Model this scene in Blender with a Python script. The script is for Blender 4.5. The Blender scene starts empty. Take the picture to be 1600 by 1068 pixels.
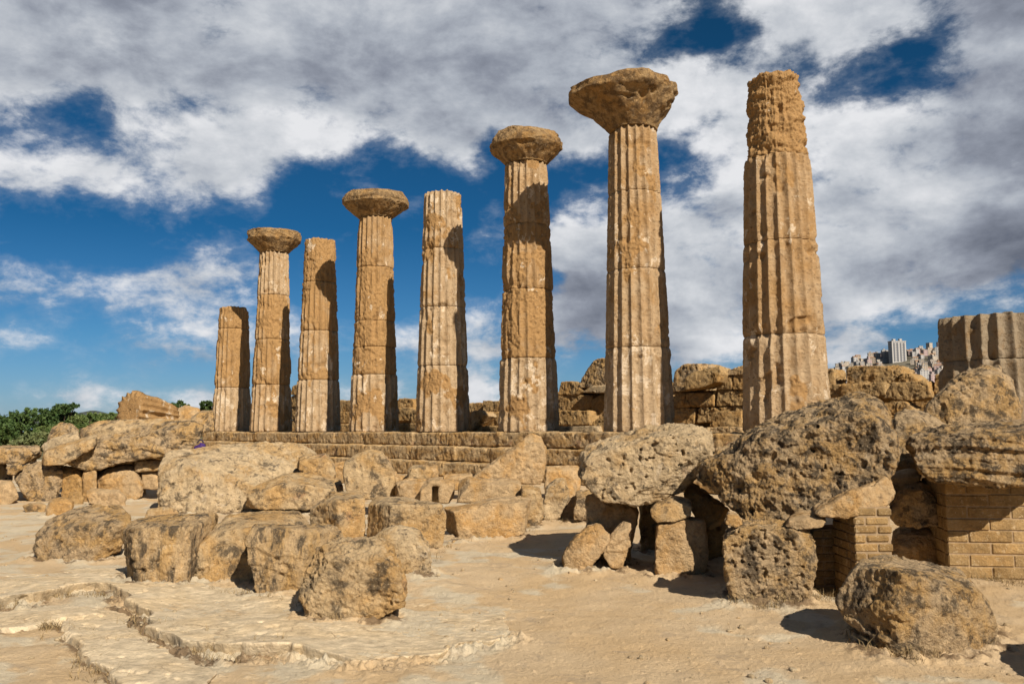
import bpy, bmesh, math, random
import numpy as np
from mathutils import Vector, Matrix, Euler

# ------------------------------------------------------------------ camera, sky, sun, exposure
scene = bpy.context.scene
COL = scene.collection
rnd = random.Random(7)
rng = np.random.default_rng(11)

F_PX, PITCH, ROLL, EYE = 1350.0, math.radians(5.48), math.radians(0.475), 1.60
cam_data = bpy.data.cameras.new('camera')
cam = bpy.data.objects.new('camera', cam_data)
COL.objects.link(cam)
cam_data.sensor_width = 36.0
cam_data.lens = 36.0 * F_PX / 1600.0
cam_data.clip_start = 0.1
cam_data.clip_end = 30000
cam.location = (0, 0, EYE)
cam.rotation_euler = (Matrix.Rotation(math.radians(90) + PITCH, 3, 'X') @ Matrix.Rotation(-ROLL, 3, 'Z')).to_euler()
scene.camera = cam
scene.view_settings.view_transform = 'Standard'
scene.view_settings.look = 'None'
scene.view_settings.exposure = 0.5
scene.view_settings.gamma = 1.0
scene.cycles.max_bounces = 6
scene.cycles.diffuse_bounces = 2

SUN_EL = math.radians(35.5)
SUN_DIR = Vector((0.487 * math.cos(SUN_EL), -0.873 * math.cos(SUN_EL), math.sin(SUN_EL))).normalized()
sun_data = bpy.data.lights.new('sun', 'SUN')
sun_data.energy = 5.0
sun_data.angle = math.radians(0.5)
sun_data.color = (1.0, 0.915, 0.785)
sun = bpy.data.objects.new('sun', sun_data)
COL.objects.link(sun)
sun.rotation_euler = SUN_DIR.to_track_quat('Z', 'Y').to_euler()
sun.location = (10, -20, 30)


def ray(px, py):
    x, y = px - 800.0, py - 534.0
    c, s = math.cos(ROLL), math.sin(ROLL)
    u, v = x * c - y * s, x * s + y * c
    up = -v / F_PX
    return Vector((u / F_PX, math.cos(PITCH) - math.sin(PITCH) * up, math.sin(PITCH) + math.cos(PITCH) * up))


def at(px, py, Y):
    """world point seen at photo pixel (px, py) at distance Y in front"""
    r = ray(px, py)
    return Vector((0, 0, EYE)) + r * (Y / r.y)


def ground(px, py, z=0.0):
    r = ray(px, py)
    t = (EYE - z) / -r.z
    return Vector((0, 0, EYE)) + r * t


class NT:
    """small helper for node trees"""
    def __init__(self, tree):
        self.t = tree
        self.t.nodes.clear()

    def n(self, typ, _p=None, **inp):
        nd = self.t.nodes.new(typ)
        for k, v in (_p or {}).items():
            setattr(nd, k, v)
        for k, v in inp.items():
            key = int(k[1:]) if k[0] == 'i' and k[1:].isdigit() else k.replace('_', ' ')
            self.set(nd.inputs[key], v)
        return nd

    def set(self, sock, v):
        if isinstance(v, bpy.types.NodeSocket):
            self.t.links.new(v, sock)
        elif isinstance(v, bpy.types.Node):
            self.t.links.new(v.outputs[0], sock)
        else:
            sock.default_value = v

    def math(self, op, a, b=0.0, c=0.0, clamp=False):
        nd = self.n('ShaderNodeMath', {'operation': op, 'use_clamp': clamp}, i0=a, i1=b, i2=c)
        return nd.outputs[0]

    def vmath(self, op, a, b=(0, 0, 0)):
        nd = self.n('ShaderNodeVectorMath', {'operation': op}, i0=a, i1=b)
        return nd.outputs['Value'] if op in ('DOT_PRODUCT', 'LENGTH') else nd.outputs[0]

    def noise(self, vec, scale, detail=4.0, rough=0.55, dist=0.0):
        nd = self.n('ShaderNodeTexNoise', None, Vector=vec, Scale=scale, Detail=detail, Roughness=rough, Distortion=dist)
        return nd.outputs[0]

    def step(self, val, a, b, lo=0.0, hi=1.0, typ='SMOOTHSTEP'):
        nd = self.n('ShaderNodeMapRange', {'interpolation_type': typ}, i0=val, i1=a, i2=b, i3=lo, i4=hi)
        return nd.outputs[0]

    def mix(self, fac, a, b, blend='MIX'):
        nd = self.t.nodes.new('ShaderNodeMix')
        nd.data_type = 'RGBA'
        nd.blend_type = blend
        self.set(nd.inputs[0], fac)
        self.set(nd.inputs[6], a)
        self.set(nd.inputs[7], b)
        return nd.outputs[2]


def rgb(r, g, b):
    return (r, g, b, 1.0)


def s2l(*c):
    return tuple(((x / 255 + 0.055) / 1.055) ** 2.4 if x > 10 else x / 255 / 12.92 for x in c) + (1.0,)


# cloud layout: cover (0 clear .. 9 closed) and tone (0 dark .. 9 white) over the northern sky
COVER = """99999999999999999999834688876799
99999999999999999998511225752699
99999999999999999999678865433789
88468899999999999999999865246899
74335467768999999999988998889999
54455788998468867886468998899999
76776899421113611232124894899999
13347788111111111144557999999999
20113346111111111456888999999999
00000321000000123889999999999999
33456676543211135899999999999999
56567775421121145999999999887776
65444443332123657999999997544333
55555554332276554456788888753222
23333321111233341112554344653222
24552465443343662222333333332222
22222222222222222222222222222222""".split()
TONE = """55444455665565554555667877665444
65444456655665444455668877777766
55444444555555644445678888777655
77655555555556544455788888876543
88776666777655544456888888788444
88767767888876544455788888776443
77778788887766666676777788766654
66667888877777776777888887666675
66666788777777778877777777667743
66666766666667788766666666543322
77777777666677887654555555444322
67787776666677876433456665444433
77666666666687854433567777777655
66666666666686655434467777764444
55555555555566654555556677765555
56676677666666775555555555555555
55555555555555555555555555555555""".split()
AZ0, AZ1, EL0, EL1 = -36.0, 36.0, -1.0, 33.0


def sky_grid(rows, nu=32, nv=24):
    g = np.array([[int(c) for c in r] for r in rows], float) / 9.0
    out = np.zeros((nv, nu))
    for j in range(nv):
        for i in range(nu):
            az = math.radians(AZ0 + (AZ1 - AZ0) * i / (nu - 1))
            el = math.radians(EL0 + (EL1 - EL0) * j / (nv - 1))
            X, Y, Z = math.sin(az) * math.cos(el), math.cos(az) * math.cos(el), math.sin(el)
            zc = Y * math.cos(PITCH) + Z * math.sin(PITCH)
            yc = -Y * math.sin(PITCH) + Z * math.cos(PITCH)
            u, v = F_PX * X / zc, -F_PX * yc / zc
            px = 800 + u * math.cos(ROLL) + v * math.sin(ROLL)
            py = 534 - u * math.sin(ROLL) + v * math.cos(ROLL)
            fx = min(max((px - 25) / 50.0, 0), 31 - 1e-6)
            fy = min(max((py - 20) / 40.0, 0), len(rows) - 1 - 1e-6)
            ix, iy = int(fx), int(fy)
            tx, ty = fx - ix, fy - iy
            out[j, i] = ((g[iy, ix] * (1 - tx) + g[iy, ix + 1] * tx) * (1 - ty)
                         + (g[iy + 1, ix] * (1 - tx) + g[iy + 1, ix + 1] * tx) * ty)
    return out


def build_world():
    w = bpy.data.worlds.new('World')
    scene.world = w
    w.use_nodes = True
    N = NT(w.node_tree)
    d = N.n('ShaderNodeTexCoord').outputs['Generated']
    sep = N.n('ShaderNodeSeparateXYZ', None, Vector=d)
    x, y, z = sep.outputs
    az = N.math('ARCTAN2', x, y)
    el = N.math('ARCSINE', z)
    # gentle domain warp so that the layout has no soft grid edges
    q = N.vmath('MULTIPLY', d, (2.3, 2.3, 4.0))
    wn = N.n('ShaderNodeTexNoise', None, Vector=q, Scale=2.2, Detail=5.0, Roughness=0.6)
    wv = N.vmath('SUBTRACT', wn.outputs['Color'], (0.5, 0.5, 0.5))
    ws = N.n('ShaderNodeSeparateXYZ', None, Vector=wv)
    U = N.step(N.math('ADD', az, N.math('MULTIPLY', ws.outputs[0], 0.09)), math.radians(AZ0), math.radians(AZ1), typ='LINEAR')
    V = N.step(N.math('ADD', el, N.math('MULTIPLY', ws.outputs[1], 0.05)), math.radians(EL0), math.radians(EL1), typ='LINEAR')

    def lowrank(M, K):
        # M(v, u) ~ sum f_k(v) g_k(u) + mean, three terms per pair of colour ramps
        mean = M.mean()
        A, S, B = np.linalg.svd(M - mean, full_matrices=False)
        total = mean
        for k in range(0, K, 3):
            res = []
            for vecs, coord in ((A[:, k:k + 3] * np.sqrt(S[k:k + 3]), V), (B[k:k + 3].T * np.sqrt(S[k:k + 3]), U)):
                m = np.abs(vecs).max() * 1.001
                r = N.n('ShaderNodeValToRGB', None, Fac=coord)
                cr = r.color_ramp
                cr.interpolation = 'CARDINAL'
                n = len(vecs)
                while len(cr.elements) < n:
                    cr.elements.new(0.5)
                for i in range(n):
                    cr.elements[i].position = i / (n - 1)
                for i in range(n):
                    c = vecs[i] / m * 0.5 + 0.5
                    cr.elements[i].color = (c[0], c[1], c[2], 1)
                o = N.vmath('MULTIPLY', N.vmath('SUBTRACT', r.outputs[0], (0.5, 0.5, 0.5)), (2 * m, 2 * m, 2 * m))
                res.append(o)
            total = N.math('ADD', N.vmath('DOT_PRODUCT', res[0], res[1]), total)
        return total

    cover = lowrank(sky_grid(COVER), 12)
    # clouds left out of the unseen sky overhead and behind, to cut ambient light
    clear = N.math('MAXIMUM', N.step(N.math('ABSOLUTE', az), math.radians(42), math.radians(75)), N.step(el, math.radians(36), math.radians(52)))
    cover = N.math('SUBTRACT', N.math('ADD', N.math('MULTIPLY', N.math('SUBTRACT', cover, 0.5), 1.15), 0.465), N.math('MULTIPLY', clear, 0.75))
    tone = lowrank(sky_grid(TONE), 9)
    big = N.noise(q, 2.7, 12.0, 0.60, 0.15)
    off = N.vmath('ADD', q, (0.05, -0.02, 0.10))
    big2 = N.noise(off, 2.7, 9.0, 0.58, 0.15)
    fine = N.noise(q, 9.0, 10.0, 0.64, 0.2)
    nsum = N.math('ADD', N.math('MULTIPLY', N.math('SUBTRACT', big, 0.5), 2.15), N.math('MULTIPLY', N.math('SUBTRACT', fine, 0.5), 1.15))
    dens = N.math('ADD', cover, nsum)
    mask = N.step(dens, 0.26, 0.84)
    thin = N.step(dens, 0.10, 0.6, 0.0, 0.2)
    mask = N.math('MAXIMUM', mask, thin)
    # light side of the billows towards the sun, thick parts greyer
    relief = N.math('MULTIPLY', N.math('SUBTRACT', big, big2), 1.6)
    thick = N.math('ADD', N.step(dens, 0.5, 1.4, 0.05, -0.08), N.math('MULTIPLY', N.math('SUBTRACT', N.noise(N.vmath('ADD', q, (7.3, 2.1, 4.4)), 4.2, 8.0, 0.6), 0.5), 0.42))
    bright = N.math('ADD', N.math('ADD', N.math('ADD', tone, 0.02), relief), N.math('ADD', thick, N.math('MULTIPLY', N.math('SUBTRACT', fine, 0.5), 0.42)))
    ramp = N.n('ShaderNodeValToRGB', None, Fac=bright)
    e = ramp.color_ramp.elements
    stops = [(0.06, s2l(104, 110, 124)), (0.36, s2l(142, 148, 161)), (0.55, s2l(172, 178, 188)), (0.75, s2l(200, 204, 210)), (1.0, s2l(230, 231, 234))]
    while len(e) < len(stops):
        e.new(0.5)
    for i, (p, c) in enumerate(stops):
        e[i].position = p
        e[i].color = c
    STR = 0.1
    EXPO = 2 ** scene.view_settings.exposure
    k = 1 / STR / EXPO
    cloud = N.mix(1.0, ramp.outputs[0], (k, k, k, 1), 'MULTIPLY')
    sky = N.n('ShaderNodeTexSky', {'sky_type': 'NISHITA', 'sun_disc': False, 'sun_elevation': SUN_EL,
                                   'sun_rotation': math.atan2(SUN_DIR.x, SUN_DIR.y), 'altitude': 100.0, 'air_density': 1.0,
                                   'dust_density': 0.4, 'ozone_density': 3.0})
    tr = N.n('ShaderNodeValToRGB', None, Fac=z)
    te = tr.color_ramp.elements
    ts = [(0.0, (0.26, 0.36, 0.55)), (0.10, (0.13, 0.29, 0.44)), (0.22, (0.045, 0.205, 0.325)), (0.45, (0.04, 0.185, 0.26)), (1.0, (0.04, 0.13, 0.19))]
    while len(te) < len(ts):
        te.new(0.5)
    for i, (p, c) in enumerate(ts):
        te[i].position = p
        te[i].color = c + (1,)
    tint = tr.outputs[0]
    blue = N.mix(1.0, sky.outputs[0], tint, 'MULTIPLY')
    col = N.mix(mask, blue, cloud)
    bg = N.n('ShaderNodeBackground', None, Color=col, Strength=STR)
    out = N.n('ShaderNodeOutputWorld')
    w.node_tree.links.new(bg.outputs[0], out.inputs[0])
    w.cycles.sampling_method = 'MANUAL'
    w.cycles.sample_map_resolution = 512


build_world()


# ------------------------------------------------------------------ noise and mesh helpers
_G = np.array([[1, 1, 0], [-1, 1, 0], [1, -1, 0], [-1, -1, 0], [1, 0, 1], [-1, 0, 1], [1, 0, -1], [-1, 0, -1],
               [0, 1, 1], [0, -1, 1], [0, 1, -1], [0, -1, -1], [1, 1, 0], [-1, 1, 0], [0, -1, 1], [0, -1, -1]], np.float32)


def noise3(P):
    P = np.asarray(P, np.float32)
    I = np.floor(P).astype(np.int64)
    f = P - I
    w = f * f * f * (f * (f * 6 - 15) + 10)
    res = np.zeros(len(P), np.float32)
    for dx in (0, 1):
        for dy in (0, 1):
            for dz in (0, 1):
                h = ((I[:, 0] + dx) * 73856093) ^ ((I[:, 1] + dy) * 19349663) ^ ((I[:, 2] + dz) * 83492791)
                h = (h ^ (h >> 13)) * 1274126177
                h = (h ^ (h >> 16)) & 15
                g = _G[h]
                val = g[:, 0] * (f[:, 0] - dx) + g[:, 1] * (f[:, 1] - dy) + g[:, 2] * (f[:, 2] - dz)
                ww = (w[:, 0] if dx else 1 - w[:, 0]) * (w[:, 1] if dy else 1 - w[:, 1]) * (w[:, 2] if dz else 1 - w[:, 2])
                res += ww * val
    return res


def fbm(P, octv=4, gain=0.5, lac=2.03):
    a, out = 1.0, 0
    P = np.asarray(P, np.float32)
    for _ in range(octv):
        out = out + a * noise3(P)
        P = P * lac + 17.3
        a *= gain
    return out


def ridged(P, octv=3):
    a, out = 1.0, 0
    for _ in range(octv):
        out = out + a * (1 - 2 * np.abs(noise3(P)))
        P = P * 2.03 + 9.1
        a *= 0.5
    return out


def sstep(x, a, b):
    t = np.clip((x - a) / (b - a), 0, 1)
    return t * t * (3 - 2 * t)


def link(name, me, mat=None, parent=None, loc=(0, 0, 0)):
    o = bpy.data.objects.new(name, me)
    COL.objects.link(o)
    o.location = loc
    if mat is not None and me is not None:
        for m in (mat if isinstance(mat, (list, tuple)) else [mat]):
            me.materials.append(m)
    if parent is not None:
        o.parent = parent
    return o


def tag(o, label=None, cat=None, group=None, kind=None):
    if label: o['label'] = label
    if cat: o['category'] = cat
    if group: o['group'] = group
    if kind: o['kind'] = kind
    return o


def empty(name, loc, label, cat, group=None):
    o = bpy.data.objects.new(name, None)
    COL.objects.link(o)
    o.location = loc
    o.empty_display_size = 0.2
    return tag(o, label, cat, group)


def mesh_np(name, V, Fq, smooth=True):
    me = bpy.data.meshes.new(name)
    V = np.asarray(V, np.float32)
    Fq = np.asarray(Fq, np.int32)
    k = Fq.shape[1]
    me.vertices.add(len(V))
    me.vertices.foreach_set('co', V.ravel())
    me.loops.add(Fq.size)
    me.loops.foreach_set('vertex_index', Fq.ravel())
    me.polygons.add(len(Fq))
    me.polygons.foreach_set('loop_start', np.arange(0, Fq.size, k, dtype=np.int32))
    me.polygons.foreach_set('use_smooth', np.full(len(Fq), smooth, bool))
    me.update(calc_edges=True)
    return me


def attr(me, name, vals):
    a = me.attributes.new(name, 'FLOAT', 'POINT')
    a.data.foreach_set('value', np.asarray(vals, np.float32))


def coords(me):
    a = np.empty(len(me.vertices) * 3, np.float32)
    me.vertices.foreach_get('co', a)
    return a.reshape(-1, 3)


def normals(me):
    a = np.empty(len(me.vertices) * 3, np.float32)
    me.vertex_normals.foreach_get('vector', a)
    return a.reshape(-1, 3)


def edges(me):
    a = np.empty(len(me.edges) * 2, np.int32)
    me.edges.foreach_get('vertices', a)
    return a.reshape(-1, 2)


def smooth_np(V, E, it):
    n = len(V)
    deg = np.bincount(E.ravel(), minlength=n).astype(np.float32)[:, None]
    deg[deg == 0] = 1
    for k in range(it):
        for lam in (0.55, -0.35 if k % 2 else 0.0):
            if lam == 0.0: continue
            S = np.stack([np.bincount(E[:, 0], V[E[:, 1], c], n) + np.bincount(E[:, 1], V[E[:, 0], c], n) for c in range(3)], 1)
            V = (V + lam * (S / deg - V)).astype(np.float32)
    return V


# ------------------------------------------------------------------ materials
def finish(N, mat, col, rough, height, dist, spec=0.25, bump=1.0):
    b = N.n('ShaderNodeBump', None, Strength=bump, Distance=dist, Height=height)
    p = N.n('ShaderNodeBsdfPrincipled', None, Base_Color=col, Roughness=rough, Normal=b.outputs[0])
    p.inputs['Specular IOR Level'].default_value = spec
    o = N.n('ShaderNodeOutputMaterial')
    mat.node_tree.links.new(p.outputs[0], o.inputs[0])


def new_mat(name):
    m = bpy.data.materials.new(name)
    m.use_nodes = True
    return m, NT(m.node_tree)


def stone(name, light, ochre, dark, och_lo=0.42, och_hi=0.62, dk_lo=0.56, dk_hi=0.70, dk_amt=0.8, speck=0.5,
          strat=(1, 1, 1), scale=1.0, bump=0.02, red=0.0, pale=0.0, cracks=0.0, tone=(0.90, 0.87, 0.82)):
    m, N = new_mat(name)
    pos = N.n('ShaderNodeNewGeometry').outputs['Position']
    pv = N.vmath('MULTIPLY', pos, strat)
    a = N.noise(pv, 1.7 * scale, 6, 0.6, 0.4)
    b = N.noise(pv, 4.3 * scale, 9, 0.68, 0.3)
    c = N.noise(pos, 13 * min(scale, 1.3), 8, 0.72)
    f = N.noise(pos, 48, 4, 0.65)
    col = N.mix(N.step(a, och_lo, och_hi), light, ochre)
    # tonal mottling inside the stone, and from brick to brick
    vary = N.n('ShaderNodeAttribute', {'attribute_name': 'vary'}).outputs['Fac']
    mot = N.step(N.noise(pv, 9 * scale, 5, 0.7), 0.28, 0.72, 0.62, 1.30, 'LINEAR')
    mot = N.math('MULTIPLY', mot, N.math('ADD', vary, 1.0))
    mv = N.n('ShaderNodeCombineXYZ', None, X=mot, Y=mot, Z=mot).outputs[0]
    col = N.mix(1.0, col, mv, 'MULTIPLY')
    if red:
        col = N.mix(N.step(N.noise(pos, 2.3, 4, 0.6), 0.60, 0.72, 0, red), col, rgb(0.30, 0.12, 0.075))
    if pale:
        col = N.mix(N.step(N.noise(pos, 5.1, 7, 0.7, 0.6), 0.56, 0.64, 0, pale), col, rgb(0.56, 0.47, 0.36))
    mk = N.math('MULTIPLY', N.step(b, dk_lo, dk_hi), dk_amt)
    col = N.mix(mk, col, dark)
    if cracks:
        wp = N.vmath('ADD', pos, N.vmath('MULTIPLY', N.n('ShaderNodeTexNoise', None, Vector=pos, Scale=3.0, Detail=6.0, Roughness=0.65).outputs['Color'], (0.45, 0.45, 0.0)))
        vo = N.n('ShaderNodeTexVoronoi', {'feature': 'DISTANCE_TO_EDGE', 'voronoi_dimensions': '2D'}, Vector=N.vmath('MULTIPLY', wp, (1.0, 1.7, 1.0)), Scale=1.5)
        line = N.math('MULTIPLY', N.step(vo.outputs['Distance'], 0.022, 0.004), N.step(a, 0.46, 0.56))
        col = N.mix(N.math('MULTIPLY', line, cracks), col, dark)
    # specks of black lichen and pale grains
    col = N.mix(N.step(c, 0.585, 0.645, 0, speck), col, dark)
    col = N.mix(N.step(c, 0.43, 0.36, 0, 0.5), col, rgb(0.58, 0.45, 0.29))
    col = N.mix(N.step(f, 0.58, 0.68, 0, 0.45), col, rgb(0.60, 0.47, 0.31))
    col = N.mix(N.step(f, 0.40, 0.30, 0, 0.45), col, dark)
    col = N.mix(1.0, col, rgb(*tone), 'MULTIPLY')
    h = N.math('ADD', N.math('MULTIPLY', b, 1.4), N.math('ADD', N.math('MULTIPLY', c, 1.5), N.math('MULTIPLY', f, 0.5)))
    finish(N, m, col, 0.92, h, bump * 1.7, 0.2)
    return m


M = {}
DK = rgb(0.055, 0.044, 0.034)
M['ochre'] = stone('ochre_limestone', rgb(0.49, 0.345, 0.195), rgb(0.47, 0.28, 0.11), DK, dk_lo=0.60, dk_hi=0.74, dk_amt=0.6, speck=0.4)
M['block'] = stone('weathered_block_limestone', rgb(0.49, 0.36, 0.21), rgb(0.47, 0.295, 0.125), DK, dk_lo=0.51, dk_hi=0.63, dk_amt=0.8, speck=0.65, red=0.35)
M['pale'] = stone('pale_pitted_limestone', rgb(0.50, 0.38, 0.235), rgb(0.45, 0.30, 0.145), DK, och_lo=0.48, och_hi=0.62, dk_lo=0.54, dk_hi=0.64, dk_amt=0.75, speck=0.85, red=0.2, pale=0.4)
M['dark'] = stone('dark_crusted_limestone', rgb(0.49, 0.355, 0.21), rgb(0.49, 0.31, 0.13), DK, dk_lo=0.475, dk_hi=0.58, dk_amt=0.85, speck=0.7, bump=0.03, pale=0.3, scale=1.9)
M['boulder'] = stone('grey_brown_boulder_stone', rgb(0.48, 0.35, 0.21), rgb(0.49, 0.31, 0.13), DK, dk_lo=0.485, dk_hi=0.60, dk_amt=0.8, speck=0.7, bump=0.025, scale=1.5)
M['streak'] = stone('vertically_streaked_limestone', rgb(0.48, 0.34, 0.19), rgb(0.48, 0.30, 0.12), DK, dk_lo=0.47, dk_hi=0.60, dk_amt=0.85, speck=0.5, strat=(2.4, 1.2, 0.7))
M['stripe'] = stone('bedded_dark_limestone', rgb(0.48, 0.355, 0.21), rgb(0.46, 0.295, 0.125), DK, dk_lo=0.47, dk_hi=0.6, dk_amt=0.85, speck=0.4, strat=(0.8, 0.8, 2.6), bump=0.03)
M['step'] = stone('temple_step_limestone', rgb(0.42, 0.30, 0.165), rgb(0.39, 0.24, 0.095), DK, dk_lo=0.53, dk_hi=0.66, dk_amt=0.7, speck=0.35, strat=(0.8, 0.8, 1.5), red=0.4, tone=(1.08, 1.05, 1.0))
M['ledge'] = stone('pale_bedrock_plate', rgb(0.56, 0.455, 0.31), rgb(0.57, 0.44, 0.275), rgb(0.27, 0.195, 0.12), dk_lo=0.58, dk_hi=0.74, dk_amt=0.45, speck=0.3, bump=0.008, cracks=0.75, tone=(1, 0.98, 0.95))
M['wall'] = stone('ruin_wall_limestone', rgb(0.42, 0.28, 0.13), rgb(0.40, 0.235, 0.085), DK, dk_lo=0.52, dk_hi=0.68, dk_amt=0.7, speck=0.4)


def column_mat(name, pale_c, ochre_c, stucco):
    m, N = new_mat(name)
    pos = N.n('ShaderNodeNewGeometry').outputs['Position']
    er = N.n('ShaderNodeAttribute', {'attribute_name': 'erode'}).outputs['Fac']
    tn = N.n('ShaderNodeAttribute', {'attribute_name': 'tone'}).outputs['Fac']
    a = N.noise(pos, 1.5, 6, 0.6, 0.3)
    b = N.noise(N.vmath('MULTIPLY', pos, (1, 1, 0.7)), 4.0, 8, 0.65, 0.4)
    c = N.noise(N.vmath('MULTIPLY', pos, (1, 1, 1.5)), 11, 7, 0.72)
    f = N.noise(pos, 40, 3, 0.6)
    base = N.mix(N.step(N.math('ADD', N.math('MULTIPLY', er, 0.75), N.math('MULTIPLY', N.math('SUBTRACT', a, tn), 0.9)), -0.12, 0.36), pale_c, ochre_c)
    base = N.mix(N.step(b, 0.48, 0.68, 0, 0.65), base, rgb(0.25, 0.145, 0.058))
    base = N.mix(N.step(N.noise(N.vmath('MULTIPLY', pos, (1.5, 1.5, 0.55)), 1.9, 5, 0.65), 0.56, 0.72, 0, 0.5), base, rgb(0.22, 0.13, 0.06))
    fl = N.math('ADD', N.noise(N.vmath('MULTIPLY', pos, (1, 1, 0.7)), 2.2, 9, 0.7, 0.4), N.math('MULTIPLY', tn, 0.09))
    base = N.mix(N.step(fl, 0.625, 0.65, 0, stucco), base, rgb(0.57, 0.45, 0.315))
    base = N.mix(N.step(c, 0.56, 0.64, 0, 0.7), base, rgb(0.11, 0.07, 0.036))
    base = N.mix(N.step(f, 0.6, 0.75, 0, 0.3), base, rgb(0.60, 0.46, 0.30))
    h = N.math('ADD', N.math('MULTIPLY', b, 1.0), N.math('ADD', N.math('MULTIPLY', c, 0.9), N.math('MULTIPLY', f, 0.3)))
    finish(N, m, base, 0.92, h, 0.055, 0.2)
    return m


M['column'] = column_mat('column_limestone', rgb(0.415, 0.295, 0.175), rgb(0.345, 0.20, 0.08), 0.9)
M['stump'] = column_mat('grey_column_limestone', rgb(0.27, 0.21, 0.14), rgb(0.21, 0.15, 0.085), 0.2)
M['capital'] = stone('capital_limestone', rgb(0.40, 0.265, 0.13), rgb(0.40, 0.235, 0.09), rgb(0.10, 0.062, 0.034), dk_lo=0.44, dk_hi=0.60, dk_amt=0.75, speck=0.35, bump=0.04, scale=0.9)


def simple(name, col, rough=0.8, var=0.25, scale=8.0):
    m, N = new_mat(name)
    pos = N.n('ShaderNodeNewGeometry').outputs['Position']
    n = N.noise(pos, scale, 5, 0.6)
    d = tuple(c * (1 - var) for c in col[:3]) + (1,)
    l = tuple(min(1, c * (1 + var)) for c in col[:3]) + (1,)
    finish(N, m, N.mix(N.step(n, 0.3, 0.7), d, l), rough, n, 0.01, 0.2, 0.6)
    return m


# ------------------------------------------------------------------ ground
def poly_in(X, Y, poly):
    r = np.zeros(len(X), bool)
    n = len(poly)
    for i in range(n):
        x1, y1 = poly[i]
        x2, y2 = poly[(i + 1) % n]
        c = ((y1 > Y) != (y2 > Y)) & (X < (x2 - x1) * (Y - y1) / ((y2 - y1) if y2 != y1 else 1e-9) + x1)
        r ^= c
    return r


def line_dist(X, Y, pl):
    D = np.full(len(X), 1e9)
    for (x1, y1), (x2, y2) in zip(pl[:-1], pl[1:]):
        dx, dy = x2 - x1, y2 - y1
        t = np.clip(((X - x1) * dx + (Y - y1) * dy) / (dx * dx + dy * dy + 1e-12), 0, 1)
        D = np.minimum(D, np.hypot(X - x1 - t * dx, Y - y1 - t * dy))
    return D


def gxy(pts):
    return [tuple(ground(px, py)[:2]) for px, py in pts]


EDGE_A = gxy([(-220, 940), (-100, 945), (0, 948), (40, 946), (70, 938), (105, 926), (150, 921), (182, 925), (190, 938), (205, 955), (228, 970), (240, 984),
              (232, 994), (252, 1006), (300, 1016), (345, 1028), (375, 1024), (410, 1027), (452, 1022), (500, 1034), (560, 1044), (640, 1034), (720, 1012), (790, 1000)])
POLY_A = EDGE_A + gxy([(790, 930), (660, 850), (500, 820), (200, 830), (0, 830), (-400, 830)])
EDGE_B = gxy([(-200, 960), (-60, 985), (0, 990), (50, 982), (95, 972), (110, 990), (118, 1010), (140, 1035), (175, 1060), (200, 1090), (230, 1130)])
POLY_B = EDGE_B + gxy([(320, 1130), (330, 1050), (262, 1022), (225, 995), (185, 962), (100, 945), (0, 960), (-200, 950)])
EDGE_C = gxy([(250, 1006), (300, 1030), (345, 1046), (390, 1052), (430, 1036), (470, 1030)])
POLY_C = EDGE_C + gxy([(452, 1005), (345, 1018), (300, 1010)])


DRIFT, DX0, DY0, DST = None, -9.0, 3.5, 0.05


def collect_drift(V):
    # footprint of a stone where it meets the sand
    low = V[(V[:, 2] < 0.10) & (V[:, 2] > -0.3)]
    if len(low):
        i, j = ((low[:, 0] - DX0) / DST).astype(int), ((low[:, 1] - DY0) / DST).astype(int)
        k = (i >= 0) & (j >= 0) & (i < FOOT.shape[0]) & (j < FOOT.shape[1])
        FOOT[i[k], j[k]] = 1.0


FOOT = np.zeros((360, 360), np.float32)


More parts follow.
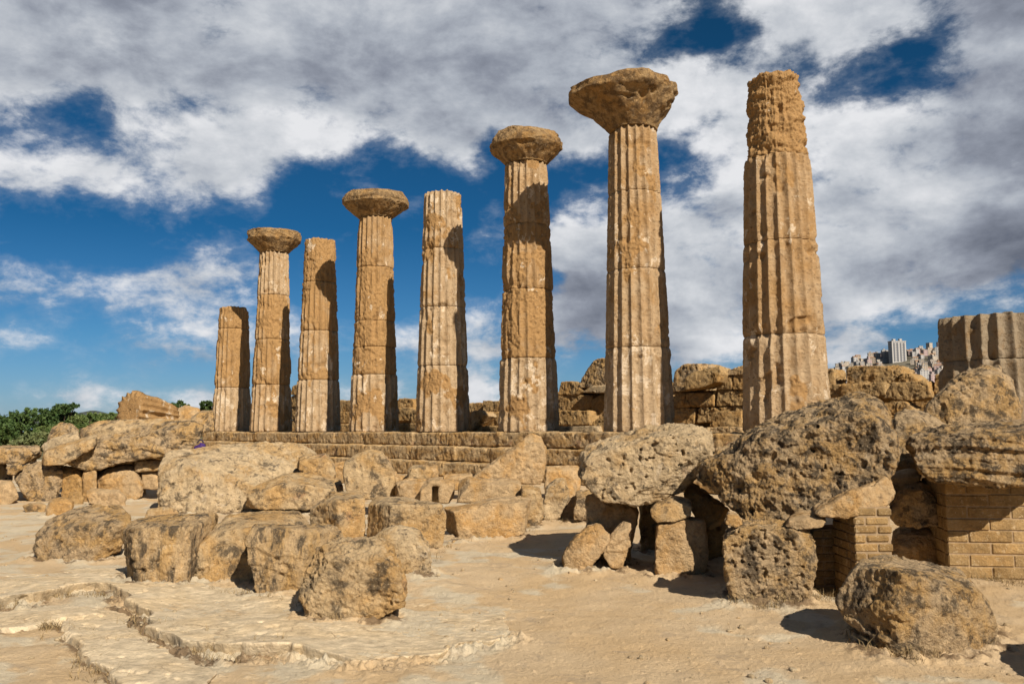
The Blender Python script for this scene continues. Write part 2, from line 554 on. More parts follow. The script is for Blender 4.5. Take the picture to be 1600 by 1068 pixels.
def terrain_h(X, Y):
    """height and crust amount of the ground at plan points"""
    R = np.hypot(X, Y)
    P = np.stack([X, Y, np.zeros_like(X)], 1)
    H = 0.035 * fbm(P * 0.45, 3)
    crust = np.zeros(len(X))
    rim = np.zeros(len(X))
    near = np.where((R < 60) & (Y > -2))[0]
    if len(near):
        x, y, p = X[near], Y[near], P[near]
        wob = np.stack([fbm(p * 2.3, 4), fbm(p * 2.3 + 50, 4)], 1) * 0.055 + np.stack([fbm(p * 9, 4, 0.65), fbm(p * 9 + 31, 4, 0.65)], 1) * 0.05
        xw, yw = x + wob[:, 0], y + wob[:, 1]
        h = np.zeros(len(x))
        ina = poly_in(xw, yw, POLY_A)
        da = line_dist(xw, yw, EDGE_A)
        sa = np.where(ina, da, -da)
        rub = np.exp(-((sa + 0.08) / 0.13) ** 2) * sstep(0.10 - sa, 0, 0.05) * sstep(8.5 - y, -1.5, 1.0)
        h += rub * (0.085 * np.maximum(fbm(p * 8, 3), -0.05) + 0.04 * np.maximum(fbm(p * 25, 3), -0.2)) - 0.012 * rub
        inb = poly_in(xw, yw, POLY_B)
        db = line_dist(xw, yw, EDGE_B)
        sb = np.where(inb, db, -db)
        # the bed that the plates lie on
        h += 0.07 * sstep(sa, 0.03, 0.12) * np.exp(-np.maximum(sa, 0) / 1.5) * (1 - 0.8 * sstep(x, -1.9, -0.7))
        # thin flaking layers elsewhere
        t = fbm(p * 0.9 + 7, 4) + 0.25 * fbm(p * 5, 3)
        band = t * 7.0
        fr = band - np.floor(band)
        terr = (np.floor(band) + sstep(fr, 0.80, 1.0)) / 7.0
        zone = np.clip(sstep(-x + 0.35 * y * 0.0 - 0.3 + fbm(p * 0.5 + 3, 2) * 1.2, -0.6, 0.6) + 0.7 * sstep(fbm(p * 0.7 + 11, 3), -0.05, 0.22), 0, 1)
        h += zone * 0.022 * terr * sstep(16 - y, 0, 8)
        h += 0.014 * fbm(p * 2.2 + 70, 3) + 0.005 * fbm(p * 6, 4) + zone * 0.003 * ridged(p * np.array([5, 9, 5]), 3)
        h += 0.003 * fbm(p * 30, 3, 0.65) + 0.010 * sstep(fbm(p * 14 + 9, 3), 0.42, 0.7)
        cr = np.clip(zone * (0.35 + 0.9 * fbm(p * 1.6 + 3, 4)) + 0.85 * sstep(sa, -0.02, 0.05) * np.exp(-np.maximum(sa, 0) / 0.9) * (0.6 + fbm(p * 2.2, 3)), 0, 1)
        if DRIFT is not None:
            gx, gy = (x - DX0) / DST, (y - DY0) / DST
            okk = (gx > 1) & (gy > 1) & (gx < DRIFT.shape[0] - 3) & (gy < DRIFT.shape[1] - 3)
            ix, iy = np.clip(gx.astype(int), 0, DRIFT.shape[0] - 2), np.clip(gy.astype(int), 0, DRIFT.shape[1] - 2)
            tx, ty = gx - ix, gy - iy
            dv = ((DRIFT[ix, iy] * (1 - tx) + DRIFT[ix + 1, iy] * tx) * (1 - ty) + (DRIFT[ix, iy + 1] * (1 - tx) + DRIFT[ix + 1, iy + 1] * tx) * ty) * okk
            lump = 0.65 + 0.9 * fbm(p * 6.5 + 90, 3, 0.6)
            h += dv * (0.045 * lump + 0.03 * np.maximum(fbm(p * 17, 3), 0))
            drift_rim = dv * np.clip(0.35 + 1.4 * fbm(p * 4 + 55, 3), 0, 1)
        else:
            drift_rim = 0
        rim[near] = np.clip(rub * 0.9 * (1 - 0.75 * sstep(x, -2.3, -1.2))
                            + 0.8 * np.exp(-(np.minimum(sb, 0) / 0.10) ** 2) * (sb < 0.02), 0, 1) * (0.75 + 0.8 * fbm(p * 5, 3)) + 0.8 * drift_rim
        H[near] += h * sstep(58 - R[near], 0, 20)
        crust[near] = cr
    # the plateau edge beyond the ruin falls away to the valley
    fall = sstep(Y - 0.15 * X, 46, 120) * sstep(R, 40, 90)
    H = H - 14.0 * fall + 0.6 * fall * fbm(P * 0.03, 3) * 4
    H = H - 10.0 * sstep(R, 250, 1500)
    terrain_h.rim = rim
    return H, crust


def build_ground():
    th = np.concatenate([np.linspace(-180, -42, 40)[:-1], np.linspace(-42, 42, 900), np.linspace(42, 180, 40)[1:]])
    th = np.radians(th)
    rr = [0.0, 0.5, 1.0, 1.6, 2.2]
    r = 2.8
    while r < 9000:
        rr.append(r)
        r *= 1.0032 if r < 9 else (1.005 if r < 25 else (1.02 if r < 150 else 1.12))
    rr = np.array(rr)
    T, R = np.meshgrid(th, rr)
    X, Y = (R * np.sin(T)).ravel(), (R * np.cos(T)).ravel()
    H, crust = terrain_h(X, Y)
    V = np.stack([X, Y, H], 1)
    nt, nr = len(th), len(rr)
    idx = np.arange(nr * nt).reshape(nr, nt)
    Fq = np.stack([idx[:-1, :-1], idx[:-1, 1:], idx[1:, 1:], idx[1:, :-1]], -1).reshape(-1, 4)[:, ::-1]
    me = mesh_np('ground', V, Fq)
    attr(me, 'crust', crust)
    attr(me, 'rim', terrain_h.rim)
    m, N = new_mat('sandy_limestone_ground')
    pos = N.n('ShaderNodeNewGeometry').outputs['Position']
    cr = N.n('ShaderNodeAttribute', {'attribute_name': 'crust'}).outputs['Fac']
    a = N.noise(pos, 0.9, 7, 0.6, 0.4)
    b = N.noise(pos, 5.0, 8, 0.66, 0.5)
    c = N.noise(pos, 35, 6, 0.7)
    f = N.noise(pos, 130, 3, 0.65)
    sand = N.mix(N.step(a, 0.36, 0.66), rgb(0.55, 0.405, 0.245), rgb(0.52, 0.36, 0.195))
    rock = N.mix(N.step(b, 0.3, 0.7), rgb(0.54, 0.455, 0.325), rgb(0.56, 0.455, 0.305))
    k = N.step(N.math('ADD', cr, N.math('MULTIPLY', N.math('SUBTRACT', b, 0.5), 0.8)), 0.22, 0.55)
    col = N.mix(k, sand, rock)
    # grey lichen stains and darker earth
    col = N.mix(N.step(N.noise(pos, 2.1, 9, 0.74, 0.6), 0.53, 0.66, 0, 0.6), col, rgb(0.36, 0.275, 0.185))
    col = N.mix(N.step(b, 0.62, 0.72, 0, 0.45), col, rgb(0.24, 0.17, 0.10))
    col = N.mix(N.step(c, 0.60, 0.70, 0, 0.4), col, rgb(0.22, 0.155, 0.09))
    col = N.mix(N.step(f, 0.60, 0.72, 0, 0.4), col, rgb(0.62, 0.52, 0.38))
    col = N.mix(N.step(f, 0.40, 0.28, 0, 0.45), col, rgb(0.25, 0.17, 0.095))
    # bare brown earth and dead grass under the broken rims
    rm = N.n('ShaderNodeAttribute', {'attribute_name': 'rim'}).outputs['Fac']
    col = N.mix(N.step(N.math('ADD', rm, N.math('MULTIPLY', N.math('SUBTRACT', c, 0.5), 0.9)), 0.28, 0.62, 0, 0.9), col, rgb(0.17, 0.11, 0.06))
    # scrub-covered land further away
    ln = N.vmath('LENGTH', pos)
    green = N.mix(N.step(N.noise(pos, 0.05, 5, 0.65), 0.4, 0.6), rgb(0.055, 0.065, 0.025), rgb(0.20, 0.15, 0.07))
    col = N.mix(N.step(ln, 60, 95), col, green)
    h = N.math('ADD', N.math('MULTIPLY', b, 0.55), N.math('ADD', N.math('MULTIPLY', c, 1.0), N.math('MULTIPLY', f, 0.5)))
    finish(N, m, col, 0.95, h, 0.018, 0.15)
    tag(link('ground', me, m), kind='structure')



# ------------------------------------------------------------------ temple row geometry
S = 4.6
TH = math.radians(48.95)
U_ROW = Vector((-math.cos(TH), math.sin(TH), 0))          # along the colonnade, away from the camera
N_ROW = Vector((-math.sin(TH), -math.cos(TH), 0))         # towards the camera
C7 = Vector((3.532, 24.218, 0))
FLOOR_Z = EYE - 0.222


def row_pt(t, off=0.0, z=0.0):
    """t in bays from the seventh column, off metres towards the camera"""
    p = C7 + U_ROW * (S * t) + N_ROW * off
    return Vector((p.x, p.y, z))


# ------------------------------------------------------------------ voxel stones: hulls -> voxel skin -> weathering
PENDING = []


def chip(pts, n):
    # knock corners and edges off a convex stone with random break planes
    b = bmesh.new()
    for p in pts:
        b.verts.new(p)
    r = bmesh.ops.convex_hull(b, input=b.verts)
    junk = [e for e in r['geom_interior'] + r['geom_unused'] if isinstance(e, bmesh.types.BMVert)]
    if junk:
        bmesh.ops.delete(b, geom=list(set(junk)), context='VERTS')
    for _ in range(n):
        nv = Vector((rnd.gauss(0, 1), rnd.gauss(-0.5, 1), max(-0.25, rnd.gauss(0.25, 0.8)))).normalized()
        ds = [v.co.dot(nv) for v in b.verts]
        hi, lo = max(ds), min(ds)
        co = nv * (hi - (hi - lo) * rnd.uniform(0.015, 0.095))
        bmesh.ops.bisect_plane(b, geom=b.verts[:] + b.edges[:] + b.faces[:], plane_co=co, plane_no=nv, clear_outer=True)
    out = [v.co.copy() for v in b.verts]
    b.free()
    return out


def hull_bm(groups, cuts=0):
    bm = bmesh.new()
    for pts in groups:
        if cuts:
            pts = chip(pts, cuts)
        b2 = bmesh.new()
        for p in pts:
            b2.verts.new(p)
        r = bmesh.ops.convex_hull(b2, input=b2.verts)
        junk = [e for e in r['geom_interior'] + r['geom_unused'] if isinstance(e, bmesh.types.BMVert)]
        if junk:
            bmesh.ops.delete(b2, geom=list(set(junk)), context='VERTS')
        tmp = bpy.data.meshes.new('tmp')
        b2.to_mesh(tmp)
        b2.free()
        bm.from_mesh(tmp)
        bpy.data.meshes.remove(tmp)
    bmesh.ops.recalc_face_normals(bm, faces=bm.faces)
    return bm


def queue(o_name, groups, mat, voxel, style, parent=None, tags=None, origin=None, cuts=0):
    bm = hull_bm(groups, cuts)
    me = bpy.data.meshes.new(o_name + '_hull')
    bm.to_mesh(me)
    bm.free()
    o = link(o_name, me)
    md = o.modifiers.new('skin', 'REMESH')
    md.mode = 'VOXEL'
    md.voxel_size = voxel
    md.use_smooth_shade = True
    PENDING.append((o, mat, voxel, style, parent, tags, origin))
    return o


STYLES = {
    # lump (amp, freq), mid (amp, freq), pits (amp, freq, lo), strata (amp, freq, dir), smoothing passes
    'block':  dict(sm=1, lump=(0.010, 2.6), mid=(0.011, 9), pit=(0.030, 13, 0.40), strata=None, fine=0.007),
    'ochre':  dict(sm=1, lump=(0.010, 2.6), mid=(0.009, 8), pit=(0.022, 12, 0.44), strata=None, fine=0.005),
    'pale':   dict(sm=2, lump=(0.028, 2.0), mid=(0.020, 7), pit=(0.060, 12, 0.36), strata=None, fine=0.008),
    'dark':   dict(sm=2, lump=(0.050, 1.9), mid=(0.030, 5.5), pit=(0.075, 10, 0.36), strata=(0.018, 4.5, (0.35, 0.1, 1.0)), fine=0.009),
    'stripe': dict(sm=2, lump=(0.035, 1.6), mid=(0.020, 6), pit=(0.040, 8, 0.36), strata=(0.060, 7.5, (0.10, 0.15, 1.0)), fine=0.006),
    'ledge':  dict(sm=2, lump=(0.008, 1.5), mid=(0.0045, 6), pit=(0.016, 8, 0.42), strata=None, fine=0.0015),
    'honey':  dict(sm=2, lump=(0.022, 2.2), mid=(0.022, 8), pit=(0.036, 15, 0.30), strata=None, fine=0.012),
    'boulder': dict(sm=3, lump=(0.018, 2.4), mid=(0.016, 7), pit=(0.034, 12, 0.40), strata=None, fine=0.007),
    'step':   dict(sm=2, lump=(0.025, 1.4), mid=(0.020, 5), pit=(0.05, 4.5, 0.32), strata=None, fine=0.0),
    'wall':   dict(sm=2, lump=(0.018, 2.0), mid=(0.020, 6), pit=(0.035, 7, 0.36), strata=None, fine=0.0),
    'capital': dict(sm=2, lump=(0.05, 1.3), mid=(0.035, 4.6), pit=(0.08, 5, 0.3), strata=(0.04, 5.0, (0.1, 0.0, 1.0)), fine=0.0),
}


def weather(me, style, voxel, amp=1.0):
    st = STYLES[style]
    V = smooth_np(coords(me), edges(me), st['sm'])
    me.vertices.foreach_set('co', V.ravel())
    me.update()
    Nn = normals(me)
    a, f = st['lump']
    d = a * fbm(V * f, 3)
    a, f = st['mid']
    d = d + a * fbm(V * f + 5.5, 4, 0.6)
    a, f, lo = st['pit']
    d = d - a * sstep(noise3(V * f) + 0.35 * noise3(V * f * 2.3 + 3), lo, lo + 0.22) * sstep(noise3(V * 1.3 + 40), -0.35, 0.25)
    chipd = {'block': 0.024, 'ochre': 0.022, 'pale': 0.026, 'boulder': 0.026, 'honey': 0.022, 'dark': 0.036, 'stripe': 0.024, 'wall': 0.030, 'capital': 0.075, 'ledge': 0.006, 'step': 0.014}[style]
    # broken faces: a few crisp shallow scars where flakes have come away
    t = fbm(V * np.array([1.7, 1.7, 2.4], np.float32) + 33, 4, 0.45) * 2.1
    fl = np.floor(t)
    d = d + chipd * (fl + sstep(t - fl, 0.82, 1.0) - t + 0.5) * sstep(noise3(V * 1.2 + 71), -0.25, 0.15) + 0.45 * chipd * t
    if st['strata']:
        a, f, dr = st['strata']
        s = V @ np.array(dr, np.float32)
        W = np.stack([V[:, 0] * 0.5, V[:, 1] * 0.5, s * f + 0.6 * noise3(V * 1.5)], 1)
        d = d + a * fbm(W, 3, 0.55)
    if st['fine']:
        d = d + st['fine'] * fbm(V * 32, 2, 0.6)
    V = V + Nn * (d * amp)[:, None]
    me.vertices.foreach_set('co', V.astype(np.float32).ravel())
    me.update()


def flush():
    bpy.context.view_layer.update()
    dg = bpy.context.evaluated_depsgraph_get()
    for o, mat, voxel, style, parent, tags, origin in PENDING:
        me = bpy.data.meshes.new_from_object(o.evaluated_get(dg))
        o.modifiers.clear()
        old = o.data
        o.data = me
        bpy.data.meshes.remove(old)
        me.name = o.name
        amp = 1.0
        if isinstance(style, tuple):
            if len(style) > 2:
                W = style[2](coords(me))
                me.vertices.foreach_set('co', W.astype(np.float32).ravel())
                me.update()
            style, amp = style[:2]
        weather(me, style, voxel, amp)
        me.polygons.foreach_set('use_smooth', np.ones(len(me.polygons), bool))
        me.materials.clear()
        me.materials.append(mat)
        V = coords(me)
        if style in ('block', 'ochre', 'pale', 'boulder', 'honey', 'dark', 'stripe', 'wall'):
            collect_drift(V)
        if origin is None:
            mn, mx = V.min(0), V.max(0)
            origin = Vector(((mn[0] + mx[0]) / 2, (mn[1] + mx[1]) / 2, mn[2]))
        pl = parent.location if parent else Vector((0, 0, 0))
        org = Vector(origin)
        V = V - np.array(org, np.float32)
        me.vertices.foreach_set('co', V.ravel())
        me.update()
        o.location = org - pl
        if parent:
            o.parent = parent
        if tags:
            tag(o, *tags)
    PENDING.clear()


def rock(kind, label, cat, mat, poly, d=None, T=None, top=0.2, style=None, group=None, more=(), amp=1.0, back=0.9, vx=1.25, parent=None, name_tags=True, lean=0.34, cuts=5, turn=0.0):
    """a stone from its outline in the photograph, given real distance, size and thickness"""
    ys = [p[1] for p in poly]
    xs = [p[0] for p in poly]
    dg = ground(sum(xs) / len(xs), max(ys)).y if max(ys) > 740 else 1e6
    grounded = d is None or abs(d - dg) < 0.12 * dg
    if d is None:
        d = dg
    d0, cxm = d, (max(xs) + min(xs)) / 2
    w = (max(xs) - min(xs)) / F_PX * d
    h = (max(ys) - min(ys)) / F_PX * d
    if T is None:
        T = 0.85 * min(w, max(h * 1.5, 0.3 * w))
    groups = []
    for pl in [poly] + list(more):
        y1, y0 = max(p[1] for p in pl), min(p[1] for p in pl)
        cx = sum(p[0] for p in pl) / len(pl)
        pts = []
        for p in pl:
            px, py = p[0], p[1]
            t = (y1 - py) / max(y1 - y0, 1e-6)
            if len(p) > 2:                                 # explicit depth
                pts.append(at(px, py, d0 + p[2]))
                if grounded and t < 0.12:
                    pts.append(pts[-1] - Vector((0, 0, 0.07)))
                continue
            d = d0 + turn * (px - cxm) / F_PX * d0
            sil = at(px, py, d + T * lean * t ** 1.2)
            pts.append(sil)
            if grounded and t < 0.12:
                pts.append(sil - Vector((0, 0, 0.07)))
            pts.append(at(cx + (px - cx) * 0.96, y1 - (y1 - py) * (1 - top), d))
            f0 = at(cx + (px - cx) * 0.93, py, d)
            z0 = at(cx, y1, d).z
            bk = Vector((f0.x * (d + T) / d * back + (1 - back) * (cx - 800) / F_PX * d, d + T, z0 + (f0.z - z0) * 0.90))
            pts.append(bk)
        groups.append(pts)
    voxel = max(0.008, d / 864 * vx * 0.85)
    return queue(kind, groups, M[mat], voxel, (style or mat, amp), parent, (label, cat, group) if name_tags else None, None, 3 if kind == 'stone_block' else cuts)


# ------------------------------------------------------------------ stepped platform under the columns
def build_platform():
    L0, L1 = 6.0 + 1.05 / S * 1.0, -4.4      # bays: far end beyond the first column, near end out to the right
    base = empty('temple_platform', row_pt(1.0, 0, 0), 'long stepped limestone platform carrying the row of standing columns', 'stone steps')
    lv = [(0.0, 0.46, 2.15, 0.55), (0.46, 0.92, 1.65, 0.30), (0.92, FLOOR_Z, 1.12, 0.0)]
    for k, (z0, z1, off, ex) in enumerate(lv):
        groups = []
        t0 = L0 + ex / S
        while t0 > L1:
            ln = rnd.uniform(1.5, 3.2) / S
            t1 = t0 - ln
            o = off + rnd.uniform(-0.05, 0.04)
            dz = rnd.uniform(-0.035, 0.0)
            g = 0.009 / S
            pts = []
            for t in (t0 - g, t1 + g):
                for of in (o, off - 1.3):
                    pts += [row_pt(t, of, z0 + 0.004), row_pt(t, of, z1 + dz)]
            groups.append(pts)
            t0 = t1
        queue('step', groups, M['step'], 0.034, 'step', base, None, row_pt(1.0, 0, z0))
    # paved floor inside the colonnade
    bm = hull_bm([[row_pt(t, of, z) for t in (L0, L1) for of in (-0.1, -14) for z in (0.0, FLOOR_Z - 0.03)]])
    me = bpy.data.meshes.new('paved_floor')
    bm.to_mesh(me); bm.free()
    o = link('paved_floor', me, M['wall'], base)
    me.transform(Matrix.Translation(-base.location))
    return base


# ------------------------------------------------------------------ fluted columns
def shaft_r(z):
    return 0.955 - 0.0335 * z - 0.004 * math.sin(math.pi * z / 8.65)


def lathe_mesh(name, prof, center, NTH=280, cap=True, rfun=None, zfun=None):
    """prof: z list; rfun(theta grid, z grid) -> radius"""
    zs = np.array(prof, np.float32)
    th = np.linspace(0, 2 * math.pi, NTH, endpoint=False)
    T, Z = np.meshgrid(th, zs)
    R, ex = rfun(T, Z)
    if zfun is not None:
        Z = zfun(T, Z)
    V = np.stack([center[0] + R * np.cos(T), center[1] + R * np.sin(T), Z], -1).reshape(-1, 3)
    nz = len(zs)
    idx = np.arange(nz * NTH).reshape(nz, NTH)
    nx = np.roll(idx, -1, 1)
    Fq = np.stack([idx[:-1], nx[:-1], nx[1:], idx[1:]], -1).reshape(-1, 4)
    ex = {k: v.ravel() for k, v in ex.items()}
    # caps as rings shrinking to the axis
    rings_v, rings_f, n0 = [], [], len(V)
    for row, flip in ((0, True), (nz - 1, False)):
        prev = idx[row]
        rim = V[idx[row]]
        c = np.array([center[0], center[1], rim[:, 2].mean()], np.float32)
        for s in (0.75, 0.5, 0.25, 0.04):
            ring = c + (rim - c) * s
            if zfun is not None and not flip:
                ring[:, 2] += 0.05 * fbm(ring * 2.5, 3)
            ids = np.arange(n0, n0 + NTH)
            n0 += NTH
            rings_v.append(ring)
            for k in ex:
                ex[k] = np.concatenate([ex[k], ex[k][idx[row]]])
            q = np.stack([prev, np.roll(prev, -1), np.roll(ids, -1), ids], -1)
            rings_f.append(q[:, ::-1] if flip else q)
            prev = ids
    V = np.concatenate([V] + rings_v)
    Fq = np.concatenate([Fq] + rings_f)
    me = mesh_np(name, V, Fq)
    for k, v in ex.items():
        attr(me, k, v)
    return me


def z_on_column(c, py, rad=0.85):
    """height on the front of a column axis c seen at photo row py"""
    d = math.hypot(c.x, c.y)
    fx, fy = c.x * (1 - rad / d), c.y * (1 - rad / d)
    px = 800 + F_PX * fx / (fy * math.cos(PITCH))
    for _ in range(3):
        p = at(px, py, fy)
        px += (fx - p.x) / fy * F_PX
    return at(px, py, fy).z


def make_column(i, joints, top_py, label, spec, worn, scale=1.0, mat='column', cap=None, tops=0.06, fdepth=0.10, group='standing temple columns'):
    """joints: photo rows of the drum joints from the base up; spec: (erosion, paleness) of each drum"""
    c = row_pt(6 - i)
    root = empty('fluted_column', (c.x, c.y, FLOOR_Z), label, 'column', group)
    zs = [FLOOR_Z] + [z_on_column(c, y) for y in joints] + [z_on_column(c, top_py)]
    px_m = max(0.022, c.y / 864 * 1.0)
    seed = 31.7 * i
    for k in range(len(zs) - 1):
        z0, z1 = zs[k], zs[k + 1]
        er0, pale = spec[k]
        nz = max(12, int((z1 - z0) / px_m))
        prof = list(np.linspace(z0 + 0.004, z1 - 0.004, nz))
        last = k == len(zs) - 2
        twist = rnd.uniform(-0.012, 0.012)

        def rfun(T, Z):
            zl = Z - FLOOR_Z
            R0 = (1.005 - 0.0345 * zl) * scale
            P = np.stack([c.x + np.cos(T) * 0.9, c.y + np.sin(T) * 0.9, Z], -1).reshape(-1, 3) + np.array([0, 0, seed])
            sh = T.shape
            e = sstep(fbm(P * np.array([1.3, 1.3, 1.0]), 4).reshape(sh) + (er0 - 0.5) * 1.5, -0.08, 0.22)
            fl = np.abs(np.sin((T + twist) * 10.0))            # 20 flutes, sharp arrises
            flute = fdepth * fl ** 0.8 * scale
            flute_w = flute * (1 - 0.80 * e)
            wear = 0.008 * fbm(P * 5, 3).reshape(sh)
            rough = e * (0.045 + 0.022 * fbm(P * np.array([2.2, 2.2, 3.0]), 4, 0.6).reshape(sh) + 0.024 * fbm(P * 10, 4, 0.7).reshape(sh)) + 0.007 * fbm(P * 17, 3, 0.7).reshape(sh)
            pits = (0.3 + 0.7 * e) * 0.035 * sstep(noise3(P * 7 + 3).reshape(sh), 0.24, 0.5)
            hol = 0.07 * sstep(fbm(P * np.array([0.9, 0.9, 1.3]) + 77, 3).reshape(sh), 0.42, 0.62) * (0.25 + 0.75 * worn)
            R = R0 * (1 + 0.010 * fbm(P * 0.8 + 5, 2).reshape(sh)) - flute_w * 0.96 - rough - pits - hol + wear
            if worn > 0.9 and last:                            # the eaten-away top drum, ledges and hollows
                W = P * np.array([0.7, 0.7, 2.6])
                R = R - 0.035 - 0.085 * np.maximum(fbm(W + 9, 4, 0.6).reshape(sh), -0.25) - 0.05 * sstep(ridged(P * np.array([0.8, 0.8, 1.9]), 3).reshape(sh), 0.5, 1.3)
            # chipped joints
            bite = 0.09 * sstep(fbm(P * np.array([1.6, 1.6, 1.2]) + 133, 3).reshape(sh), 0.30, 0.55)
            R = R - bite * np.exp(-(np.minimum(Z - z0, z1 - Z) / 0.30) ** 2)
            de = np.minimum(Z - z0, z1 - Z)
            nick = 0.5 + 0.9 * np.abs(fbm(P * np.array([2.5, 2.5, 0.1]), 3).reshape(sh))
            R = R - 0.035 * nick * np.exp(-(de / (0.030 + 0.03 * nick)) ** 2)
            return R, {'erode': np.clip(e + hol * 4, 0, 1), 'tone': np.full(sh, pale)}

        def ztop(T, Z):
            P = np.stack([c.x + np.cos(T), c.y + np.sin(T), np.zeros_like(T) + seed], -1).reshape(-1, 3)
            n = fbm(P * 1.1, 2).reshape(T.shape) * 0.8 + 0.9 * fbm(P * 4.0, 3).reshape(T.shape)
            g = np.clip((Z - (z1 - 0.8)) / 0.8, 0, 1)
            return Z + n * tops * g
        me = lathe_mesh('drum', prof, (c.x, c.y), rfun=rfun, zfun=ztop if (last and not cap) else None)
        me.transform(Matrix.Translation((-c.x, -c.y, -FLOOR_Z)))
        link('drum', me, M[mat], root)
    if cap:
        zt = z_on_column(c, cap['top'], cap['r'])
        zb = zs[-1]
        h = zt - zb
        tr, tp = cap.get('rim', 0.5), cap.get('taper', 0.10)
        asym, rag = cap.get('asym', 0.0), cap.get('ragged', 1.0)
        if True:
            rc, rn = cap['r'] * 1.02, (0.975 - 0.0335 * (zb - FLOOR_Z)) * scale
            nz = 46
            tt = np.linspace(0, 1, nz)
            prof = list(zb + 0.004 + h * tt)

            def rcap(T, Z):
                t = (Z - zb) / h
                rcs = rc * (1 - asym * np.cos(T - 0.25))
                ech = rn + (rcs - 0.05 - rn) * np.clip((t - 0.03) / (tr - 0.03), 0, 1) ** cap.get('conc', 0.95) + 0.05 * sstep(t, tr, tr + 0.05)
                top = 1 - tp * sstep(t, tr + 0.2, 1.02)
                P = np.stack([c.x + np.cos(T) * 1.1, c.y + np.sin(T) * 1.1, Z], -1).reshape(-1, 3) + np.array([0, 0, seed])
                sh = T.shape
                n = 0.09 * rag * fbm(P * (0.8 + 0.25 * rag), 2).reshape(sh) * sstep(t, 0.2, 0.5) + 0.032 * fbm(P * np.array([3, 3, 3.6]), 4, 0.65).reshape(sh) - 0.05 * rag * sstep(fbm(P * np.array([1.4, 1.4, 3]), 3).reshape(sh), 0.12, 0.4) * sstep(t, 0.3, 0.5)
                return ech * top + n, {'erode': np.ones(sh), 'tone': np.zeros(sh)}

            def zcap(T, Z):
                P = np.stack([c.x + np.cos(T), c.y + np.sin(T), np.zeros_like(T) + seed], -1).reshape(-1, 3)
                n = fbm(P * 0.7, 2).reshape(T.shape) * 0.10 * rag + 0.13 * (rag - 1) * np.cos(T + 0.9) + 0.03 * rag * fbm(P * 3, 2).reshape(T.shape)
                return Z + n * np.clip((Z - zb) / h * 2 - 0.8, 0, 1)
            me = lathe_mesh('capital', prof, (c.x, c.y), rfun=rcap, zfun=zcap)
            me.transform(Matrix.Translation((-c.x, -c.y, -FLOOR_Z)))
            link('capital', me, M['capital'], root)
    return root


def build_columns():
    make_column(0, [605, 512], 478, 'shortest complete-looking column, topless, at the far left end of the standing row', [(.12, .75), (.55, .25), (.75, .2)], 0.4, tops=0.05)
    make_column(1, [600, 528.7, 458.6], 390.5, 'second column from the left, slim with a small flat capital', [(.4, .5), (.6, .25), (.6, .3), (.2, .55)], 0.5, cap=dict(top=355.5, r=1.24, rim=0.56, taper=0.03))
    make_column(2, [592.8, 515, 437.7], 369.5, 'third column from the left, topless with white stucco flecks halfway up', [(.15, .7), (.45, .4), (.6, .2), (.85, .2)], 0.6, tops=0.05)
    make_column(3, [584, 540.5, 499, 414], 334, 'fourth column from the left, four-jointed shaft under a wide disc capital', [(.45, .55), (.8, .3), (.6, .1), (.7, .15), (.35, .3)], 0.4, cap=dict(top=291, r=1.30, rim=0.50, taper=0.12))
    make_column(4, [570, 477, 384.7], 294, 'fifth column from the left, topless with pale top and deep flutes on its left side', [(.35, .6), (.10, .65), (.30, .55), (.40, .65)], 0.5, tops=0.04)
    make_column(5, [558, 448.5, 345], 245.5, 'column with a thick round capital, between the topless pale one and the tallest capital', [(.35, .8), (.75, .25), (.5, .3), (.35, .45)], 0.5, cap=dict(top=194, r=1.17, rim=0.50, taper=0.14))
    make_column(6, [540.7, 417, 293], 190.5, 'tall column topped by a large broken lopsided capital', [(.02, .75), (.18, .45), (.22, .4), (.22, .4)], 0.5,
                cap=dict(top=112, r=1.47, asym=0.19, ragged=1.6, rim=0.74, taper=0.02, conc=1.15))
    make_column(7, [520, 371.8, 234.8], 105, 'tallest nearest shaft on the right, no capital, its top drum eaten away', [(.12, .55), (.10, .35), (.14, .35), (.95, .1)], 1.0, scale=1.035, tops=0.05)
    make_column(8, [560], 489, 'broken grey fluted column stump at the right edge behind a boulder', [(.2, .5), (.18, .6)], 0.3, scale=1.0, mat='stump', tops=0.02, fdepth=0.15)


# ------------------------------------------------------------------ masonry laid as real bricks
M['brick'] = stone('buff_tuff_brick', rgb(0.35, 0.235, 0.11), rgb(0.32, 0.20, 0.082), rgb(0.13, 0.09, 0.05), dk_lo=0.60, dk_hi=0.75, dk_amt=0.4, speck=0.3, bump=0.008)
M['mortar'] = simple('lime_mortar', rgb(0.29, 0.20, 0.115), 0.95, 0.2, 18)
M['cement'] = stone('rough_cement_rubble', rgb(0.40, 0.31, 0.21), rgb(0.40, 0.27, 0.13), rgb(0.12, 0.09, 0.06), dk_amt=0.5, speck=0.4)


def add_box(bm, p0, ux, uy, lx, ly, z0, z1, bev=0.006):
    q = []
    for (a, b) in ((0, 0), (lx, 0), (lx, ly), (0, ly)):
        for z in (z0, z1):
            q.append(bm.verts.new(p0 + ux * a + uy * b + Vector((0, 0, z))))
    v = q
    fs = [(0, 2, 3, 1), (2, 4, 5, 3), (4, 6, 7, 5), (6, 0, 1, 7), (1, 3, 5, 7), (0, 6, 4, 2)]
    faces = [bm.faces.new([v[i] for i in f]) for f in fs]
    if bev:
        eds = list({e for f in faces for e in f.edges})
        bmesh.ops.bevel(bm, geom=eds, offset=bev, segments=1, affect='EDGES')


